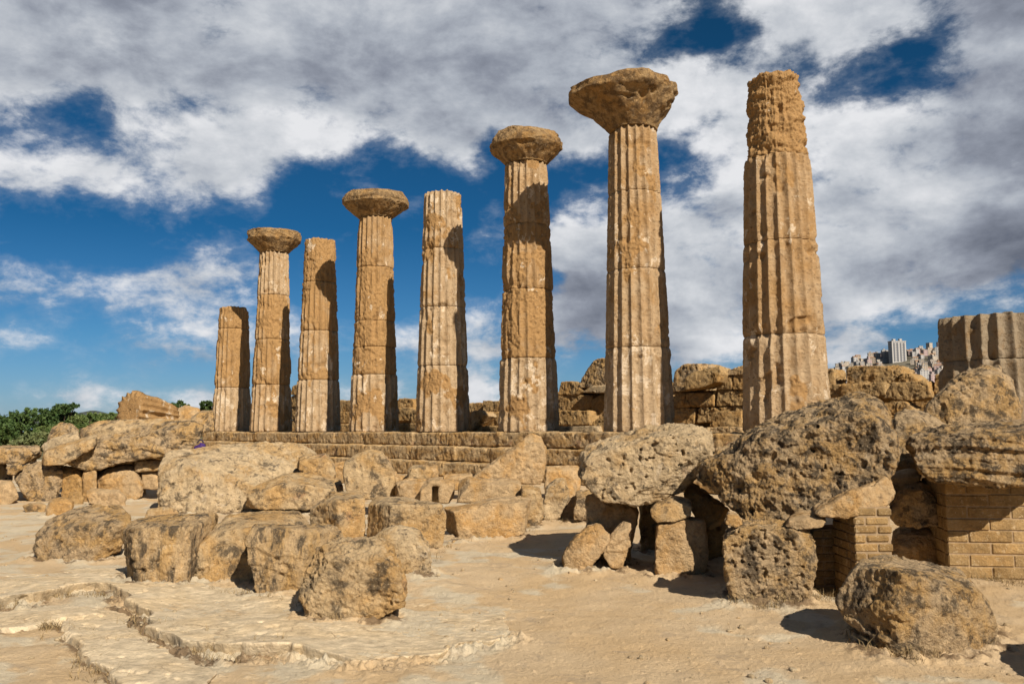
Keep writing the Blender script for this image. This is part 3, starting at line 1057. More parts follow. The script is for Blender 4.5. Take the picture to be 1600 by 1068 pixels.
def brick_pier(label, p0, ux, uy, lx, ly, z0, z1, bl, bh, kind='brick_pier', cat='brick pier'):
    root = empty(kind, (p0.x, p0.y, z0), label, cat)
    bm = bmesh.new()
    lay = bm.verts.layers.float.new('vary')
    j = 0.010
    n = max(1, round((z1 - z0) / (bh + j)))
    bh = (z1 - z0) / n - j
    for k in range(n):
        z = z0 + k * (bh + j)
        off = 0 if k % 2 == 0 else -bl / 2
        for side in range(2):
            a, L, dep = (ux, lx, uy) if side == 0 else (uy, ly, ux)
            x = off if side == 0 else (off + bl / 2 if k % 2 else off - bl / 2)
            while x < L:
                s0, s1 = max(0, x), min(L, x + bl - j)
                if s1 - s0 > 0.03:
                    jt = rnd.uniform(-0.007, 0.005)
                    if side == 0:
                        add_box(bm, p0 + ux * s0 + uy * (jt), ux, uy, s1 - s0, min(0.12, ly), z + rnd.uniform(-.004, .003), z + bh + rnd.uniform(-.005, .002), rnd.uniform(0.005, 0.014))
                    elif s1 > 0.13:
                        s0 = max(s0, 0.13)
                        add_box(bm, p0 + uy * s0 + ux * (jt), ux, uy, 0.12, s1 - s0, z, z + bh)
                tone = rnd.uniform(-0.22, 0.16)
                for v in bm.verts:
                    if v[lay] == 0.0:
                        v[lay] = tone
                x += bl
    me = bpy.data.meshes.new('bricks')
    bmesh.ops.recalc_face_normals(bm, faces=bm.faces)
    bm.to_mesh(me); bm.free()
    me.transform(Matrix.Translation(-root.location))
    link('bricks', me, M['brick'], root)
    bm = bmesh.new()
    add_box(bm, p0 + ux * 0.011 + uy * 0.011, ux, uy, lx - 0.022, ly - 0.022, z0 - 0.05, z1 - 0.004, 0)
    me = bpy.data.meshes.new('mortar')
    bmesh.ops.recalc_face_normals(bm, faces=bm.faces)
    bm.to_mesh(me); bm.free()
    me.transform(Matrix.Translation(-root.location))
    link('mortar', me, M['mortar'], root)
    return root


build_platform()
build_columns()

# ------------------------------------------------------------------ stones: the left cluster
GL = 'collapsed stones at the left edge'
rock('fallen_slab', 'long tilted slab resting on rocks at the left, below the fallen fluted drum', 'stone slab', 'boulder',
     [(98, 706), (103, 722), (126, 734), (143, 732), (177, 723), (197, 713), (220, 709), (253, 700), (301, 698), (316, 682), (317, 667), (305, 656), (240, 664), (200, 674), (141, 692)],
     d=19.2, T=1.6, top=0.18, style='stripe', group=GL, vx=1.0)
rock('fallen_slab', 'flat topped slab lying behind the long tilted slab, under the fallen fluted drum', 'stone slab', 'block',
     [(120, 690), (124, 672), (152, 658), (238, 653), (305, 655), (305, 670), (230, 690), (150, 700)], d=20.6, T=1.2, top=0.3, group=GL)
rock('boulder', 'cracked ochre boulder in the hollow under the long tilted slab', 'boulder', 'ochre',
     [(152, 772), (150, 745), (165, 733), (190, 728), (206, 727), (215, 740), (225, 757), (222, 775), (200, 782), (180, 776)], group=GL)
rock('stone_block', 'low flat-topped block in front of the cracked ochre boulder', 'stone block', 'ochre',
     [(134, 768), (142, 763), (186, 765), (196, 776), (196, 792), (160, 791), (137, 783)], group=GL)
rock('boulder', 'big lumpy boulder below the left tip of the long tilted slab', 'boulder', 'boulder',
     [(22, 745), (38, 727), (60, 722), (98, 722), (101, 742), (96, 762), (87, 778), (50, 784), (34, 770)], group=GL, more=[[(36, 775), (60, 748), (92, 758), (87, 779), (50, 785)]])
rock('boulder', 'rounded ochre rock cut by the left edge of the photo', 'boulder', 'ochre',
     [(-45, 785), (-45, 752), (0, 749), (18, 750), (26, 766), (30, 778), (8, 788)], group=GL)
rock('fallen_slab', 'long flat slab at the far left edge, in front of the bushes', 'stone slab', 'boulder',
     [(-60, 722), (-60, 700), (5, 697), (63, 696), (64, 714), (42, 724), (10, 719)], d=19.5, T=1.5, top=0.12, group=GL)
rock('rubble_stone', 'dark fluted fragment wedged under the far left slab', 'stone', 'dark',
     [(10, 727), (30, 721), (36, 730), (22, 744), (10, 740)], d=19.2, style='stripe', amp=0.5, group=GL)
rock('boulder', 'dark lumps filling the gap below the far left slab', 'boulder', 'boulder',
     [(-40, 752), (-40, 722), (5, 722), (18, 735), (20, 750), (5, 756)], d=20.0, group=GL)
rock('boulder', 'dome-shaped boulder in front of the dark green bushes', 'boulder', 'boulder',
     [(72, 700), (74, 684), (82, 668), (96, 660), (112, 660), (123, 670), (124, 690), (118, 700)], d=22.0, T=1.0, group=GL)
rock('fallen_slab', 'pale slanted slab leaning beside the dome-shaped boulder', 'stone slab', 'pale',
     [(62, 698), (80, 685), (122, 672), (127, 690), (110, 704), (70, 708)], d=20.8, T=0.8, amp=0.6, group=GL)
rock('fallen_slab', 'light slab left of the long tilted slab, sloping down to the lumpy boulder', 'stone slab', 'block',
     [(58, 722), (72, 700), (110, 689), (152, 677), (152, 690), (104, 712), (100, 726), (70, 728)], d=18.9, T=1.3, group=GL)
rock('rubble_stone', 'wedge-shaped loose stone on the path by the lumpy boulder', 'stone', 'ochre',
     [(71, 799), (78, 780), (100, 776), (117, 784), (113, 797), (90, 804), (76, 807)], group=GL)
rock('rubble_stone', 'flat loose stone left of the wedge-shaped one on the path', 'stone', 'block',
     [(35, 790), (60, 784), (73, 790), (70, 799), (45, 801)], group=GL)
rock('rubble_stone', 'small brown stone behind the low flat-topped block', 'stone', 'wall',
     [(108, 786), (110, 771), (126, 768), (130, 778), (128, 787)], group=GL)
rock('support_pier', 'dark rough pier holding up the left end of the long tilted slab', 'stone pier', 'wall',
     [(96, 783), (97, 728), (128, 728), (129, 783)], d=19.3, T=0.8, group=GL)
rock('support_pier', 'sunlit rough pier under the middle of the long tilted slab', 'stone pier', 'ochre',
     [(129, 782), (129, 730), (150, 722), (152, 768), (140, 782)], d=19.2, T=0.7, group=GL)
rock('stone_block', 'squared block under the right end of the long tilted slab', 'stone block', 'block',
     [(211, 736), (211, 717), (254, 716), (254, 735)], d=19.5, T=0.7, group=GL)
rock('stone_block', 'orange block at ground level below the squared block', 'stone block', 'ochre',
     [(222, 764), (221, 735), (250, 735), (250, 764)], d=19.6, T=0.7, group=GL)
rock('rubble_stone', 'smooth ochre stone squeezed beneath the right end of the long tilted slab', 'stone', 'ochre',
     [(234, 714), (236, 704), (246, 698), (262, 698), (262, 710), (254, 718)], d=19.3, group=GL)
rock('rubble_stone', 'small greyish stone left of the squeezed smooth stone', 'stone', 'pale',
     [(213, 717), (216, 709), (230, 707), (238, 716)], d=19.4, amp=0.5, group=GL)
rock('boulder', 'tan boulder directly left of the shortest column base', 'boulder', 'boulder',
     [(297, 672), (298, 652), (312, 640), (334, 638), (335, 672), (318, 676)], d=33, T=1.4, group=GL)
rock('boulder', 'rounded tan boulder between the fallen fluted drum and the row of columns', 'boulder', 'ochre',
     [(268, 660), (274, 640), (290, 632), (312, 637), (316, 650), (312, 664)], d=34, T=1.5, group=GL)


def fallen_drum():
    # a tilted drum with flutes, seen past its end
    a, b = at(203, 640, 27.0), at(268, 650, 28.5)
    ax = (b - a).normalized()
    L, R = (b - a).length, 0.62
    n, m = 120, 30
    tt = np.linspace(0, 1, m)
    th = np.linspace(0, 2 * math.pi, n, endpoint=False)
    up = Vector((0, 0, 1))
    e1 = ax.cross(up).normalized()
    e2 = e1.cross(ax)
    T, Z = np.meshgrid(th, tt)
    base = np.stack([np.cos(T), np.sin(T), Z * 3], -1).reshape(-1, 3)
    fl = 0.11 * np.abs(np.sin(T * 8)) ** 0.8
    Rr = (R * (1 - 0.38 * Z ** 1.6) - fl * (1 - 0.5 * sstep(Z, 0.4, 0.9)) + 0.04 * fbm(base * 1.5, 4).reshape(T.shape))
    Pn = (np.array(a)[None, None] + Z[..., None] * L * np.array(ax) + (Rr * np.cos(T))[..., None] * np.array(e1) + (Rr * np.sin(T))[..., None] * np.array(e2))
    V = Pn.reshape(-1, 3)
    idx = np.arange(m * n).reshape(m, n)
    nx = np.roll(idx, -1, 1)
    Fq = [np.stack([idx[:-1], nx[:-1], nx[1:], idx[1:]], -1).reshape(-1, 4)]
    add = []
    n0 = len(V)
    for row, flip in ((0, 1), (m - 1, 0)):
        prev, rim = idx[row], V[idx[row]]
        cc = rim.mean(0)
        for s in (0.66, 0.33, 0.05):
            ids = np.arange(n0, n0 + n); n0 += n
            ring = cc + (rim - cc) * s
            add.append(ring + 0.02 * fbm(ring * 4, 2)[:, None])
            q = np.stack([prev, np.roll(prev, -1), np.roll(ids, -1), ids], -1)
            Fq.append(q[:, ::-1] if flip else q)
            prev = ids
    V = np.concatenate([V] + add)
    me = mesh_np('fallen_drum', V - np.array(a), np.concatenate(Fq))
    attr(me, 'erode', np.full(len(V), 0.45)); attr(me, 'tone', np.full(len(V), 0.5))
    bmx = bmesh.new(); bmx.from_mesh(me); bmesh.ops.recalc_face_normals(bmx, faces=bmx.faces); bmx.to_mesh(me); bmx.free()
    tag(link('fallen_drum', me, M['column'], None, a), 'toppled fluted column drum lying tilted on top of the left slabs', 'column drum')


fallen_drum()

# ------------------------------------------------------------------ stones: centre left
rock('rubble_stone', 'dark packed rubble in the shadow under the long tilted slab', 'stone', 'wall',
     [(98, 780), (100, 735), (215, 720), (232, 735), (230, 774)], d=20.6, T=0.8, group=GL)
GC = 'blocks lying before the temple steps'
rock('boulder', 'huge pale pitted slab left of centre, the widest stone below the columns', 'boulder', 'pale',
     [(248, 790, .1), (247, 733, .25), (258, 706, .7), (283, 701, .9), (342, 706, 1.2), (364, 693, 1.5), (415, 689, 1.8), (465, 691, 2.0), (500, 704, 2.1),
      (252, 793, 0), (296, 797, 0), (352, 795, 0), (420, 797, .2), (500, 790, 1.0), (262, 740, .1), (300, 730, .1), (400, 760, .2), (300, 715, 2.2), (490, 712, 2.8), (260, 760, 2.0)], d=16.4)
rock('rubble_stone', 'knobbly stone on the right shoulder of the huge pale pitted slab', 'stone', 'block',
     [(464, 728), (467, 714), (476, 711), (510, 708), (521, 722), (525, 746), (508, 756), (488, 744)], d=16.8, T=1.0, style='pale', amp=0.6)
rock('boulder', 'low sloping reddish rock in front of the huge pale pitted slab', 'boulder', 'block',
     [(376, 790), (378, 770), (410, 755), (440, 742), (475, 739), (500, 750), (535, 752), (538, 770), (516, 778), (480, 790)], d=15.9, T=1.4, top=0.35)
rock('boulder', 'upright disc-like boulder standing between two blocks, left of the lit cube', 'boulder', 'block',
     [(536, 740), (537, 722), (551, 711), (578, 701), (597, 703), (611, 722), (619, 749), (620, 776), (600, 782), (560, 780), (541, 772)], d=15.7, T=0.7, top=0.1, style='ochre')
rock('rubble_stone', 'low pale rock on the sand behind the leftmost front row block', 'stone', 'pale',
     [(222, 806), (231, 795), (262, 791), (284, 798), (272, 807)], d=15.0, amp=0.5)
GF = 'boulders in the front row'
rock('boulder', 'brown boulder alone at the left end of the front row', 'boulder', 'boulder',
     [(53, 850), (56, 834), (74, 814), (111, 797), (150, 792), (193, 792), (204, 808), (196, 835), (190, 861), (128, 874), (67, 879)], T=1.0, top=0.32, group=GF)
rock('stone_block', 'tall squared block with dark left edge, second in the front row', 'stone block', 'streak',
     [(206, 824, 0), (302, 823, .12), (298, 870, .05), (288, 918, 0), (224, 931, 0), (211, 890, 0), (188, 830, .42), (196, 916, .4), (205, 814, .5), (344, 798, 1.0), (330, 860, 1.0), (240, 806, .95)], d=8.75, style='block', group=GF)
rock('boulder', 'rounded block with a reddish stain, third in the front row', 'boulder', 'block',
     [(308, 852, .15), (338, 831, .2), (392, 824, .2), (398, 912, .05), (372, 917, 0), (322, 921, 0), (303, 904, .1), (360, 800, .9), (405, 795, 1.1), (486, 796, 1.2), (494, 814, 1.0), (480, 850, 1.0), (318, 880, .8), (352, 812, .5)], d=8.9, style='pale', amp=0.55, group=GF)
rock('stone_block', 'wedge-shaped block with dark streaked face, leaning fourth in the front row', 'stone block', 'streak',
     [(383, 846, 0), (395, 824, .1), (480, 828, .05), (478, 882, 0), (470, 924, 0), (458, 943, 0), (416, 945, 0), (398, 926, 0), (388, 882, 0), (400, 818, .7), (520, 817, .75), (538, 838, .55), (520, 880, .6), (420, 830, .9)], d=8.35, style='block', amp=0.8, group=GF)
rock('boulder', 'nearest boulder of the front row, flat topped and rough, right of the wedge-shaped block', 'boulder', 'block',
     [(472, 934), (478, 888), (490, 858), (518, 845), (590, 843), (612, 855), (628, 890), (637, 926), (632, 944), (600, 955), (560, 965), (520, 976), (490, 967)], T=0.75, top=0.22, style='honey', amp=1.0, group=GF, vx=1.0)
rock('boulder', 'pale jagged rock behind the right shoulder of the nearest front row boulder', 'boulder', 'pale',
     [(583, 842), (600, 826), (625, 820), (655, 828), (668, 850), (673, 890), (655, 908), (632, 908), (622, 880)], T=0.55, top=0.2, amp=0.7, group=GF)
rock('stone_block', 'block with black left face and sunlit right face, behind the rounded block', 'stone block', 'block',
     [(527, 782, 0), (530, 842, 0), (573, 777, .12), (571, 840, .1), (484, 794, .55), (488, 836, .5), (516, 770, .75), (560, 768, .8)], d=11.9, style='ochre', group=GF)
rock('stone_block', 'long block with black left face, right beside the other black-faced block', 'stone block', 'block',
     [(610, 788, 0), (612, 838, 0), (687, 790, -.05), (698, 808, -.05), (694, 842, -.05), (690, 855, -.05), (672, 856, -.05), (573, 788, .55), (574, 842, .5), (584, 774, .9), (640, 778, .9), (690, 786, .6)], d=11.4, style='ochre', group=GF)
rock('stone_block', 'long trough-like block lying on the sand right of the front row', 'stone block', 'ochre',
     [(707, 798, 0), (765, 786, .05), (836, 783, .2), (837, 822, .2), (829, 831, .15), (770, 841, 0), (750, 836, 0), (720, 838, -.05), (692, 793, .5), (697, 831, .5), (785, 775, .7), (836, 777, .8), (720, 815, -.05)], d=12.4, group=GC)
rock('stone_block', 'low squared block just behind the long trough-like block', 'stone block', 'ochre',
     [(713, 785), (714, 752), (728, 746), (811, 750), (818, 766), (817, 785)], d=14.2, T=0.8, top=0.25, group=GC)
rock('stone_block', 'narrow grey block at the right end of the long trough-like block', 'stone block', 'block',
     [(813, 815), (815, 758), (845, 760), (850, 800), (842, 819)], d=13.6, T=0.7, top=0.12, style='ochre', group=GC)
rock('boulder', 'upright pitted stone standing right of the narrow grey block', 'boulder', 'pale',
     [(846, 808), (848, 790), (853, 760), (868, 746), (884, 745), (890, 770), (881, 802), (863, 815)], T=0.6, top=0.1, amp=0.7, group=GC)
rock('stone_block', 'thin upright slab behind the upright pitted stone', 'stone block', 'ochre',
     [(878, 810), (884, 750), (900, 749), (902, 806)], d=14.6, T=0.6, group=GC)
rock('rubble_stone', 'half hidden grey stone left of the cement pier', 'stone', 'boulder',
     [(896, 808), (900, 768), (925, 764), (930, 806)], d=14.0, T=0.6, group=GC)
rock('fallen_slab', 'large triangular slab leaning against the temple steps', 'stone slab', 'ochre',
     [(736, 748), (762, 730), (790, 710), (812, 690), (830, 676), (845, 680), (853, 700), (853, 730), (846, 757), (820, 756), (780, 752)], d=17.2, T=1.1, top=0.1, style='block', group=GC)
rock('stone_block', 'sunlit cube right of the upright disc-like boulder', 'stone block', 'ochre',
     [(619, 784), (619, 752), (640, 747), (666, 749), (666, 770), (654, 785)], d=15.3, T=0.8, group=GC)
rock('stone_block', 'block with an arched dark hollow, right of the sunlit cube', 'stone block', 'ochre',
     [(656, 786), (656, 764), (668, 750), (675, 749), (674, 786)], d=14.9, T=0.7, more=[[(686, 786), (686, 750), (710, 749), (709, 772), (701, 786)], [(668, 760), (668, 750), (690, 748), (690, 758)], [(674, 786, .35), (688, 786, .35), (674, 750, .35), (688, 750, .35), (674, 786, .7), (688, 786, .7), (674, 750, .7), (688, 750, .7)]], group=GC)
rock('rubble_stone', 'small flat-topped stone on the lowest step behind the sunlit cube', 'stone', 'block',
     [(634, 750), (636, 733), (645, 727), (668, 726), (678, 740), (668, 750)], d=18.0, T=0.7, style='ochre', group=GC)
rock('rubble_stone', 'small block on the lowest step right of the small flat-topped stone', 'stone', 'ochre',
     [(670, 748), (668, 728), (684, 726), (685, 746)], d=18.4, T=0.5, group=GC)
rock('rubble_stone', 'squat stone between the upright disc-like boulder and the knobbly stone', 'stone', 'ochre',
     [(518, 755), (522, 722), (540, 720), (542, 755)], d=17.6, T=0.6, group=GC)
for lab, pl in [('low block half hidden between the upright disc-like boulder and the steps', [(540, 765), (542, 738), (620, 736), (622, 765)]),
                ('low block at the foot of the steps behind the arched block', [(690, 766), (692, 741), (738, 739), (740, 766)]),
                ('reddish block at the foot of the steps behind the thin upright slab', [(850, 768), (853, 728), (905, 726), (907, 768)]),
                ('rubble block at the foot of the steps left of the sunlit cube', [(612, 768), (615, 742), (640, 740), (642, 768)])]:
    rock('stone_block', lab, 'stone block', 'ochre', pl, d=18.8, T=0.7, group=GC)
rock('rubble_stone', 'small white stone on the sand in front of the trough-like block', 'stone', 'pale',
     [(704, 848), (708, 843), (719, 844), (718, 850), (708, 851)], amp=0.12)

# ------------------------------------------------------------------ stones: the propped slabs on the right
rock('fallen_slab', 'pale pitted slab propped on small piers, right of centre', 'stone slab', 'pale',
     [(903, 742), (911, 710), (923, 697), (955, 685), (992, 674), (1057, 661), (1093, 661), (1113, 672), (1116, 708), (1106, 722), (1083, 736), (1081, 754), (1068, 770), (1022, 782), (989, 787), (961, 786), (941, 780), (920, 764)],
     d=9.6, T=1.5, top=0.16, vx=1.0, lean=0.45, turn=-0.1)
rock('support_pier', 'cemented rubble pier under the left end of the pale pitted slab', 'stone pier', 'ochre',
     [(918, 872), (914, 822), (914, 772), (935, 770), (985, 775), (1000, 790), (994, 830), (982, 876), (950, 880)], d=10.1, T=0.5, style='wall')
rock('rubble_stone', 'leaning ochre stone at the foot of the cemented rubble pier, leftmost', 'stone', 'ochre',
     [(877, 880), (883, 861), (897, 840), (920, 820), (936, 818), (953, 836), (946, 850), (930, 868), (916, 886), (895, 887)], d=9.6, T=0.45, style='block')
rock('rubble_stone', 'upright ochre stone leaning right beside the leftmost stone of the pier', 'stone', 'ochre',
     [(941, 868), (950, 842), (962, 824), (976, 811), (987, 814), (986, 840), (980, 866), (974, 880), (955, 877)], d=9.65, T=0.35)
rock('support_stone', 'smooth waisted pillar stone standing under the right end of the pale pitted slab', 'pillar stone', 'ochre',
     [(1021, 893), (1024, 872), (1032, 845), (1026, 818), (1070, 806), (1100, 812), (1104, 840), (1106, 872), (1100, 890), (1060, 896)], d=9.3, T=0.55, top=0.04, style='ochre')
rock('rubble_stone', 'angular cap stone lying on the smooth waisted pillar stone', 'stone', 'block',
     [(1016, 797), (1024, 788), (1055, 777), (1077, 780), (1087, 790), (1083, 801), (1055, 814), (1027, 817), (1018, 808)], d=9.25, T=0.5, top=0.35, style='ochre', amp=0.6)
rock('rubble_stone', 'orange lumpy rubble wedged between the two big propped slabs', 'stone', 'wall',
     [(1068, 772), (1076, 752), (1112, 775), (1138, 798), (1132, 816), (1112, 826), (1092, 816), (1084, 795)], d=9.9, T=0.6)
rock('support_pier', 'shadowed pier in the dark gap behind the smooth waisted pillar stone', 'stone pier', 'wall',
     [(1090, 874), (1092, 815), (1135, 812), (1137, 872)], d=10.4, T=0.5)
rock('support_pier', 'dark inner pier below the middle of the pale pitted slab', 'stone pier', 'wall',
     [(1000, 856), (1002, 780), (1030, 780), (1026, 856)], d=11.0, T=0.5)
rock('fallen_slab', 'massive dark crusted slab, the biggest stone on the right, propped over a brick pier', 'stone slab', 'dark',
     [(1085, 742), (1093, 724), (1120, 715), (1150, 708), (1154, 682), (1190, 660), (1250, 636), (1310, 618), (1350, 613), (1376, 626), (1394, 652), (1403, 682), (1402, 706), (1391, 731), (1366, 748), (1326, 768), (1290, 792), (1240, 812), (1200, 820), (1168, 815), (1146, 798), (1128, 770), (1105, 752)],
     d=8.4, T=1.7, top=0.18, vx=1.0, lean=0.5, turn=-0.35)
rock('rubble_stone', 'orange undercut ledge stone below the right side of the massive dark slab', 'stone', 'ochre',
     [(1272, 803), (1300, 788), (1330, 766), (1384, 742), (1397, 770), (1391, 786), (1368, 798), (1325, 810), (1282, 809)], d=7.7, T=1.3, style='dark', amp=0.6)
rock('support_stone', 'rough squarish boulder standing under the massive dark slab', 'boulder', 'boulder',
     [(1131, 905), (1127, 842), (1133, 829), (1161, 815), (1262, 822), (1276, 846), (1274, 882), (1266, 928), (1242, 947), (1195, 939), (1141, 931)], d=7.75, T=0.8, top=0.06, style='honey', vx=1.0, turn=-0.2)
rock('rubble_stone', 'flat wedge stone packed between the squarish boulder and the massive dark slab', 'stone', 'ochre',
     [(1226, 823), (1232, 812), (1255, 804), (1286, 804), (1293, 812), (1286, 822), (1246, 828)], d=7.75, T=0.5, top=0.3)
rock('rubble_stone', 'pair of small packing pebbles left of the squarish boulder top', 'stone', 'ochre',
     [(1132, 818), (1136, 802), (1154, 806), (1162, 818), (1150, 824)], d=7.9, T=0.3)
rock('rubble_stone', 'thin flat stone jammed under the left foot of the squarish boulder', 'stone', 'pale',
     [(1140, 938), (1142, 932), (1172, 934), (1175, 940), (1160, 943)], amp=0.1)
rock('rubble_stone', 'little round stone under the right foot of the squarish boulder', 'stone', 'ochre',
     [(1222, 950), (1224, 942), (1236, 943), (1238, 950), (1230, 953)], amp=0.1)
rock('rubble_stone', 'light flat stone on top of the arched grey stone, right of the massive dark slab', 'stone', 'pale',
     [(1391, 752), (1394, 740), (1420, 733), (1440, 737), (1437, 754), (1405, 764)], d=9.6, T=0.5, top=0.4, amp=0.4)
rock('boulder', 'arched grey stone stacked between the massive dark slab and the brick wall', 'boulder', 'boulder',
     [(1391, 810), (1391, 768), (1404, 756), (1440, 754), (1461, 766), (1474, 794), (1480, 818), (1464, 822), (1442, 812), (1420, 816), (1402, 822)], d=9.3, T=0.7)
rock('stone_block', 'ochre block at ground level below the arched grey stone', 'stone block', 'ochre',
     [(1392, 888), (1393, 836), (1405, 826), (1470, 824), (1483, 840), (1485, 888)], d=9.5, T=0.7, style='wall')
rock('rubble_stone', 'shaded stone deep in the gap above the arched grey stone', 'stone', 'wall',
     [(1390, 742), (1395, 715), (1430, 715), (1440, 742)], d=10.6, T=0.6)
rock('fallen_slab', 'dark layered slab resting on the brick wall at the right edge', 'stone slab', 'dark',
     [(1420, 692), (1430, 680), (1470, 669), (1540, 661), (1640, 657), (1660, 757), (1560, 760), (1500, 758), (1462, 750), (1440, 737), (1426, 712)],
     d=8.5, T=1.9, top=0.2, style='stripe', vx=1.0, turn=-0.3)
rock('boulder', 'smooth brown rock behind, between the massive dark slab and the layered slab', 'boulder', 'boulder',
     [(1396, 720), (1398, 648), (1412, 638), (1436, 640), (1485, 662), (1480, 690), (1440, 722)], d=10.8, T=0.9)
rock('boulder', 'large grey boulder in front of the broken column stump', 'boulder', 'boulder',
     [(1440, 665), (1443, 636), (1466, 612), (1480, 596), (1500, 583), (1539, 569), (1560, 571), (1585, 593), (1598, 643), (1596, 668)], d=11.3, T=1.5, style='pale', amp=0.8)
rock('boulder', 'big boulder on the sand in the right foreground, nearest to the camera', 'boulder', 'boulder',
     [(1395, 893, 0), (1480, 913, 0), (1530, 925, .12), (1558, 985, .2), (1552, 1001, .2), (1510, 1017, .1), (1440, 1028, 0), (1415, 1025, 0),
      (1303, 906, .4), (1303, 940, .33), (1308, 952, .3), (1322, 974, .2), (1370, 1005, .08), (1320, 880, .55), (1345, 870, .65), (1400, 865, .85), (1450, 874, .9), (1500, 890, .7), (1546, 945, .45),
      (1345, 960, .95), (1525, 975, .95)], d=ground(1440, 1028).y, cuts=6, vx=1.0)
ob = (4.35, 5.0)
queue('boulder', [[Vector((ob[0] + math.cos(a) * r, ob[1] + math.sin(a) * r * 0.8, z)) for a in np.linspace(0, 6, 9) for r, z in ((0.75, -0.05), (0.85, 0.45), (0.5, 0.85))]],
      M['boulder'], 0.03, ('boulder', 1.0), None, ('boulder just outside the right edge, its shadow falls on the sand', 'boulder', None))

# brick supports
z1 = at(1345, 792, 7.75).z
pA = ground(1334, 915); pA = Vector((at(1334, 800, 7.75).x, 7.75, 0))
wA = at(1393, 800, 7.75).x - pA.x
brick_pier('buff brick pier under the right side of the massive dark slab', pA, Vector((1, 0, 0)), Vector((0, 1, 0)), wA, 0.55, 0.0, z1, 0.21, 0.066)
pB = Vector((at(1271, 850, 8.32).x, 8.32, 0))
wB = pA.x * 1.09 - pB.x + 0.105
brick_pier('low buff brick pier between the squarish boulder and the taller brick pier', pB, Vector((1, 0, 0)), Vector((0, 1, 0)), wB - 0.105, 0.4, 0.0, at(1280, 826, 8.32).z, 0.20, 0.066)
dW = ground(1500, 902).y
pW = Vector((at(1481, 850, dW).x, dW, 0))
brick_pier('long buff brick wall under the dark layered slab at the right edge', pW, Vector((0.985, -0.17, 0)).normalized(), Vector((0.17, 0.985, 0)).normalized(), 2.2, 0.8, 0.0, at(1500, 752, dW).z, 0.42, 0.108, 'brick_wall', 'brick wall')

# ------------------------------------------------------------------ ruined inner wall behind the columns
GW = 'blocks of the ruined wall behind the columns'


def wall_d(px, off=-4.2):
    # distance along the sight line to the plane of the inner wall
    k = C7.x * N_ROW.x + C7.y * N_ROW.y + off
    return k / (N_ROW.x * (px - 800) / F_PX + N_ROW.y)


def wb(label, poly, off=-4.2, T=0.75, mat='wall', kind='wall_block', cat='stone block', top=0.1, amp=1.0):
    # faces lie in the plane of the wall, which runs along the colonnade
    front = [at(px, py, wall_d(px, off)) for px, py in poly]
    z0 = min(p.z for p in front)
    pts = []
    for p in front:
        up = (p.z - z0)
        pts.append(p - N_ROW * (0.10 * up))
        pts.append(p - N_ROW * T - Vector((0, 0, 0.10 * up)))
    dm = sum(p.y for p in front) / len(front)
    queue(kind, [pts], M[mat], max(0.02, dm / 864 * 0.85), ('wall', amp), None, (label, cat, GW), None, 4)


def q4(x0, y0, x1, y1, j=1.5):
    r = lambda: rnd.uniform(-j, j)
    return [(x0 + r(), y1), (x0 + r(), y0 + r()), (x1 + r(), y0 + r()), (x1 + r(), y1)]


wb('squat block left of the grey boulder, between the sixth and seventh columns', [(872, 617), (873, 596), (888, 595), (905, 597), (911, 612), (900, 617)])
wb('tall grey boulder on the ruined wall left of the lopsided-capital column', [(903, 606), (907, 590), (925, 562), (937, 558), (956, 562), (958, 604)], T=1.3, kind='boulder', cat='boulder', mat='boulder')
wb('flat light slab under the tall grey boulder', [(905, 613), (925, 601), (960, 599), (960, 614)], off=-3.9, mat='pale', amp=0.4)
wb('rounded block below the squat block, left of the lopsided-capital column', [(870, 642), (874, 622), (890, 616), (922, 617), (924, 640)])
wb('leaning block touching the left side of the lopsided-capital column', [(922, 662), (921, 624), (935, 615), (958, 618), (958, 664)])
wb('dark-faced block of the lower course left of the lopsided-capital column', [(868, 664), (869, 641), (919, 641), (921, 664)], off=-3.7)
wb('slanted fragment at the foot of the lopsided-capital column, left side', [(918, 676), (926, 658), (950, 640), (956, 676)], off=-3.0)
wb('thin light paving block below the dark-faced block', [(866, 677), (867, 666), (932, 665), (936, 677)], off=-2.8, mat='pale', amp=0.4)
wb('large boulder on the wall directly right of the lopsided-capital column', [(1050, 612), (1052, 580), (1065, 567), (1090, 564), (1097, 574), (1088, 610)], T=1.2, kind='boulder', cat='boulder', mat='boulder')
wb('tilted sunlit slab leaning on the large boulder, right of the lopsided-capital column', [(1070, 609), (1068, 591), (1080, 580), (1120, 570), (1126, 583), (1120, 597), (1092, 607)], off=-3.8, amp=0.6)
wb('pale jagged piece right of the tilted sunlit slab', [(1118, 609), (1121, 588), (1142, 586), (1144, 609)])
wb('topmost light block left of the tallest shaft', [(1135, 586), (1137, 577), (1164, 568), (1176, 572), (1176, 586)], mat='block')
wb('dark block under the topmost light block, touching the tallest shaft', [(1144, 609), (1145, 586), (1176, 584), (1176, 609)])
for n, (lab, b) in enumerate([
        ('narrow block of the second course right of the lopsided-capital column', (1046, 612, 1068, 636)),
        ('dark broken-faced block of the second course, under the tilted sunlit slab', (1068, 612, 1117, 636)),
        ('dark broken-faced block of the second course, beside the tallest shaft', (1118, 609, 1164, 634)),
        ('end block of the second course half behind the tallest shaft', (1165, 609, 1185, 634)),
        ('light block of the third course touching the lopsided-capital column', (1044, 637, 1086, 662)),
        ('rounded block in the middle of the third course between the two tallest columns', (1087, 638, 1112, 660)),
        ('orange lumpy block of the third course beside the tallest shaft', (1142, 631, 1180, 660)),
        ('flat block of the third course above the front dark stone', (1108, 636, 1143, 650))]):
    wb(lab, q4(*b, 2.5))
wb('dark front stone with vertical cracks above the pale pitted slab', [(1108, 672), (1109, 648), (1116, 642), (1155, 641), (1158, 660), (1152, 672)], off=-3.0)
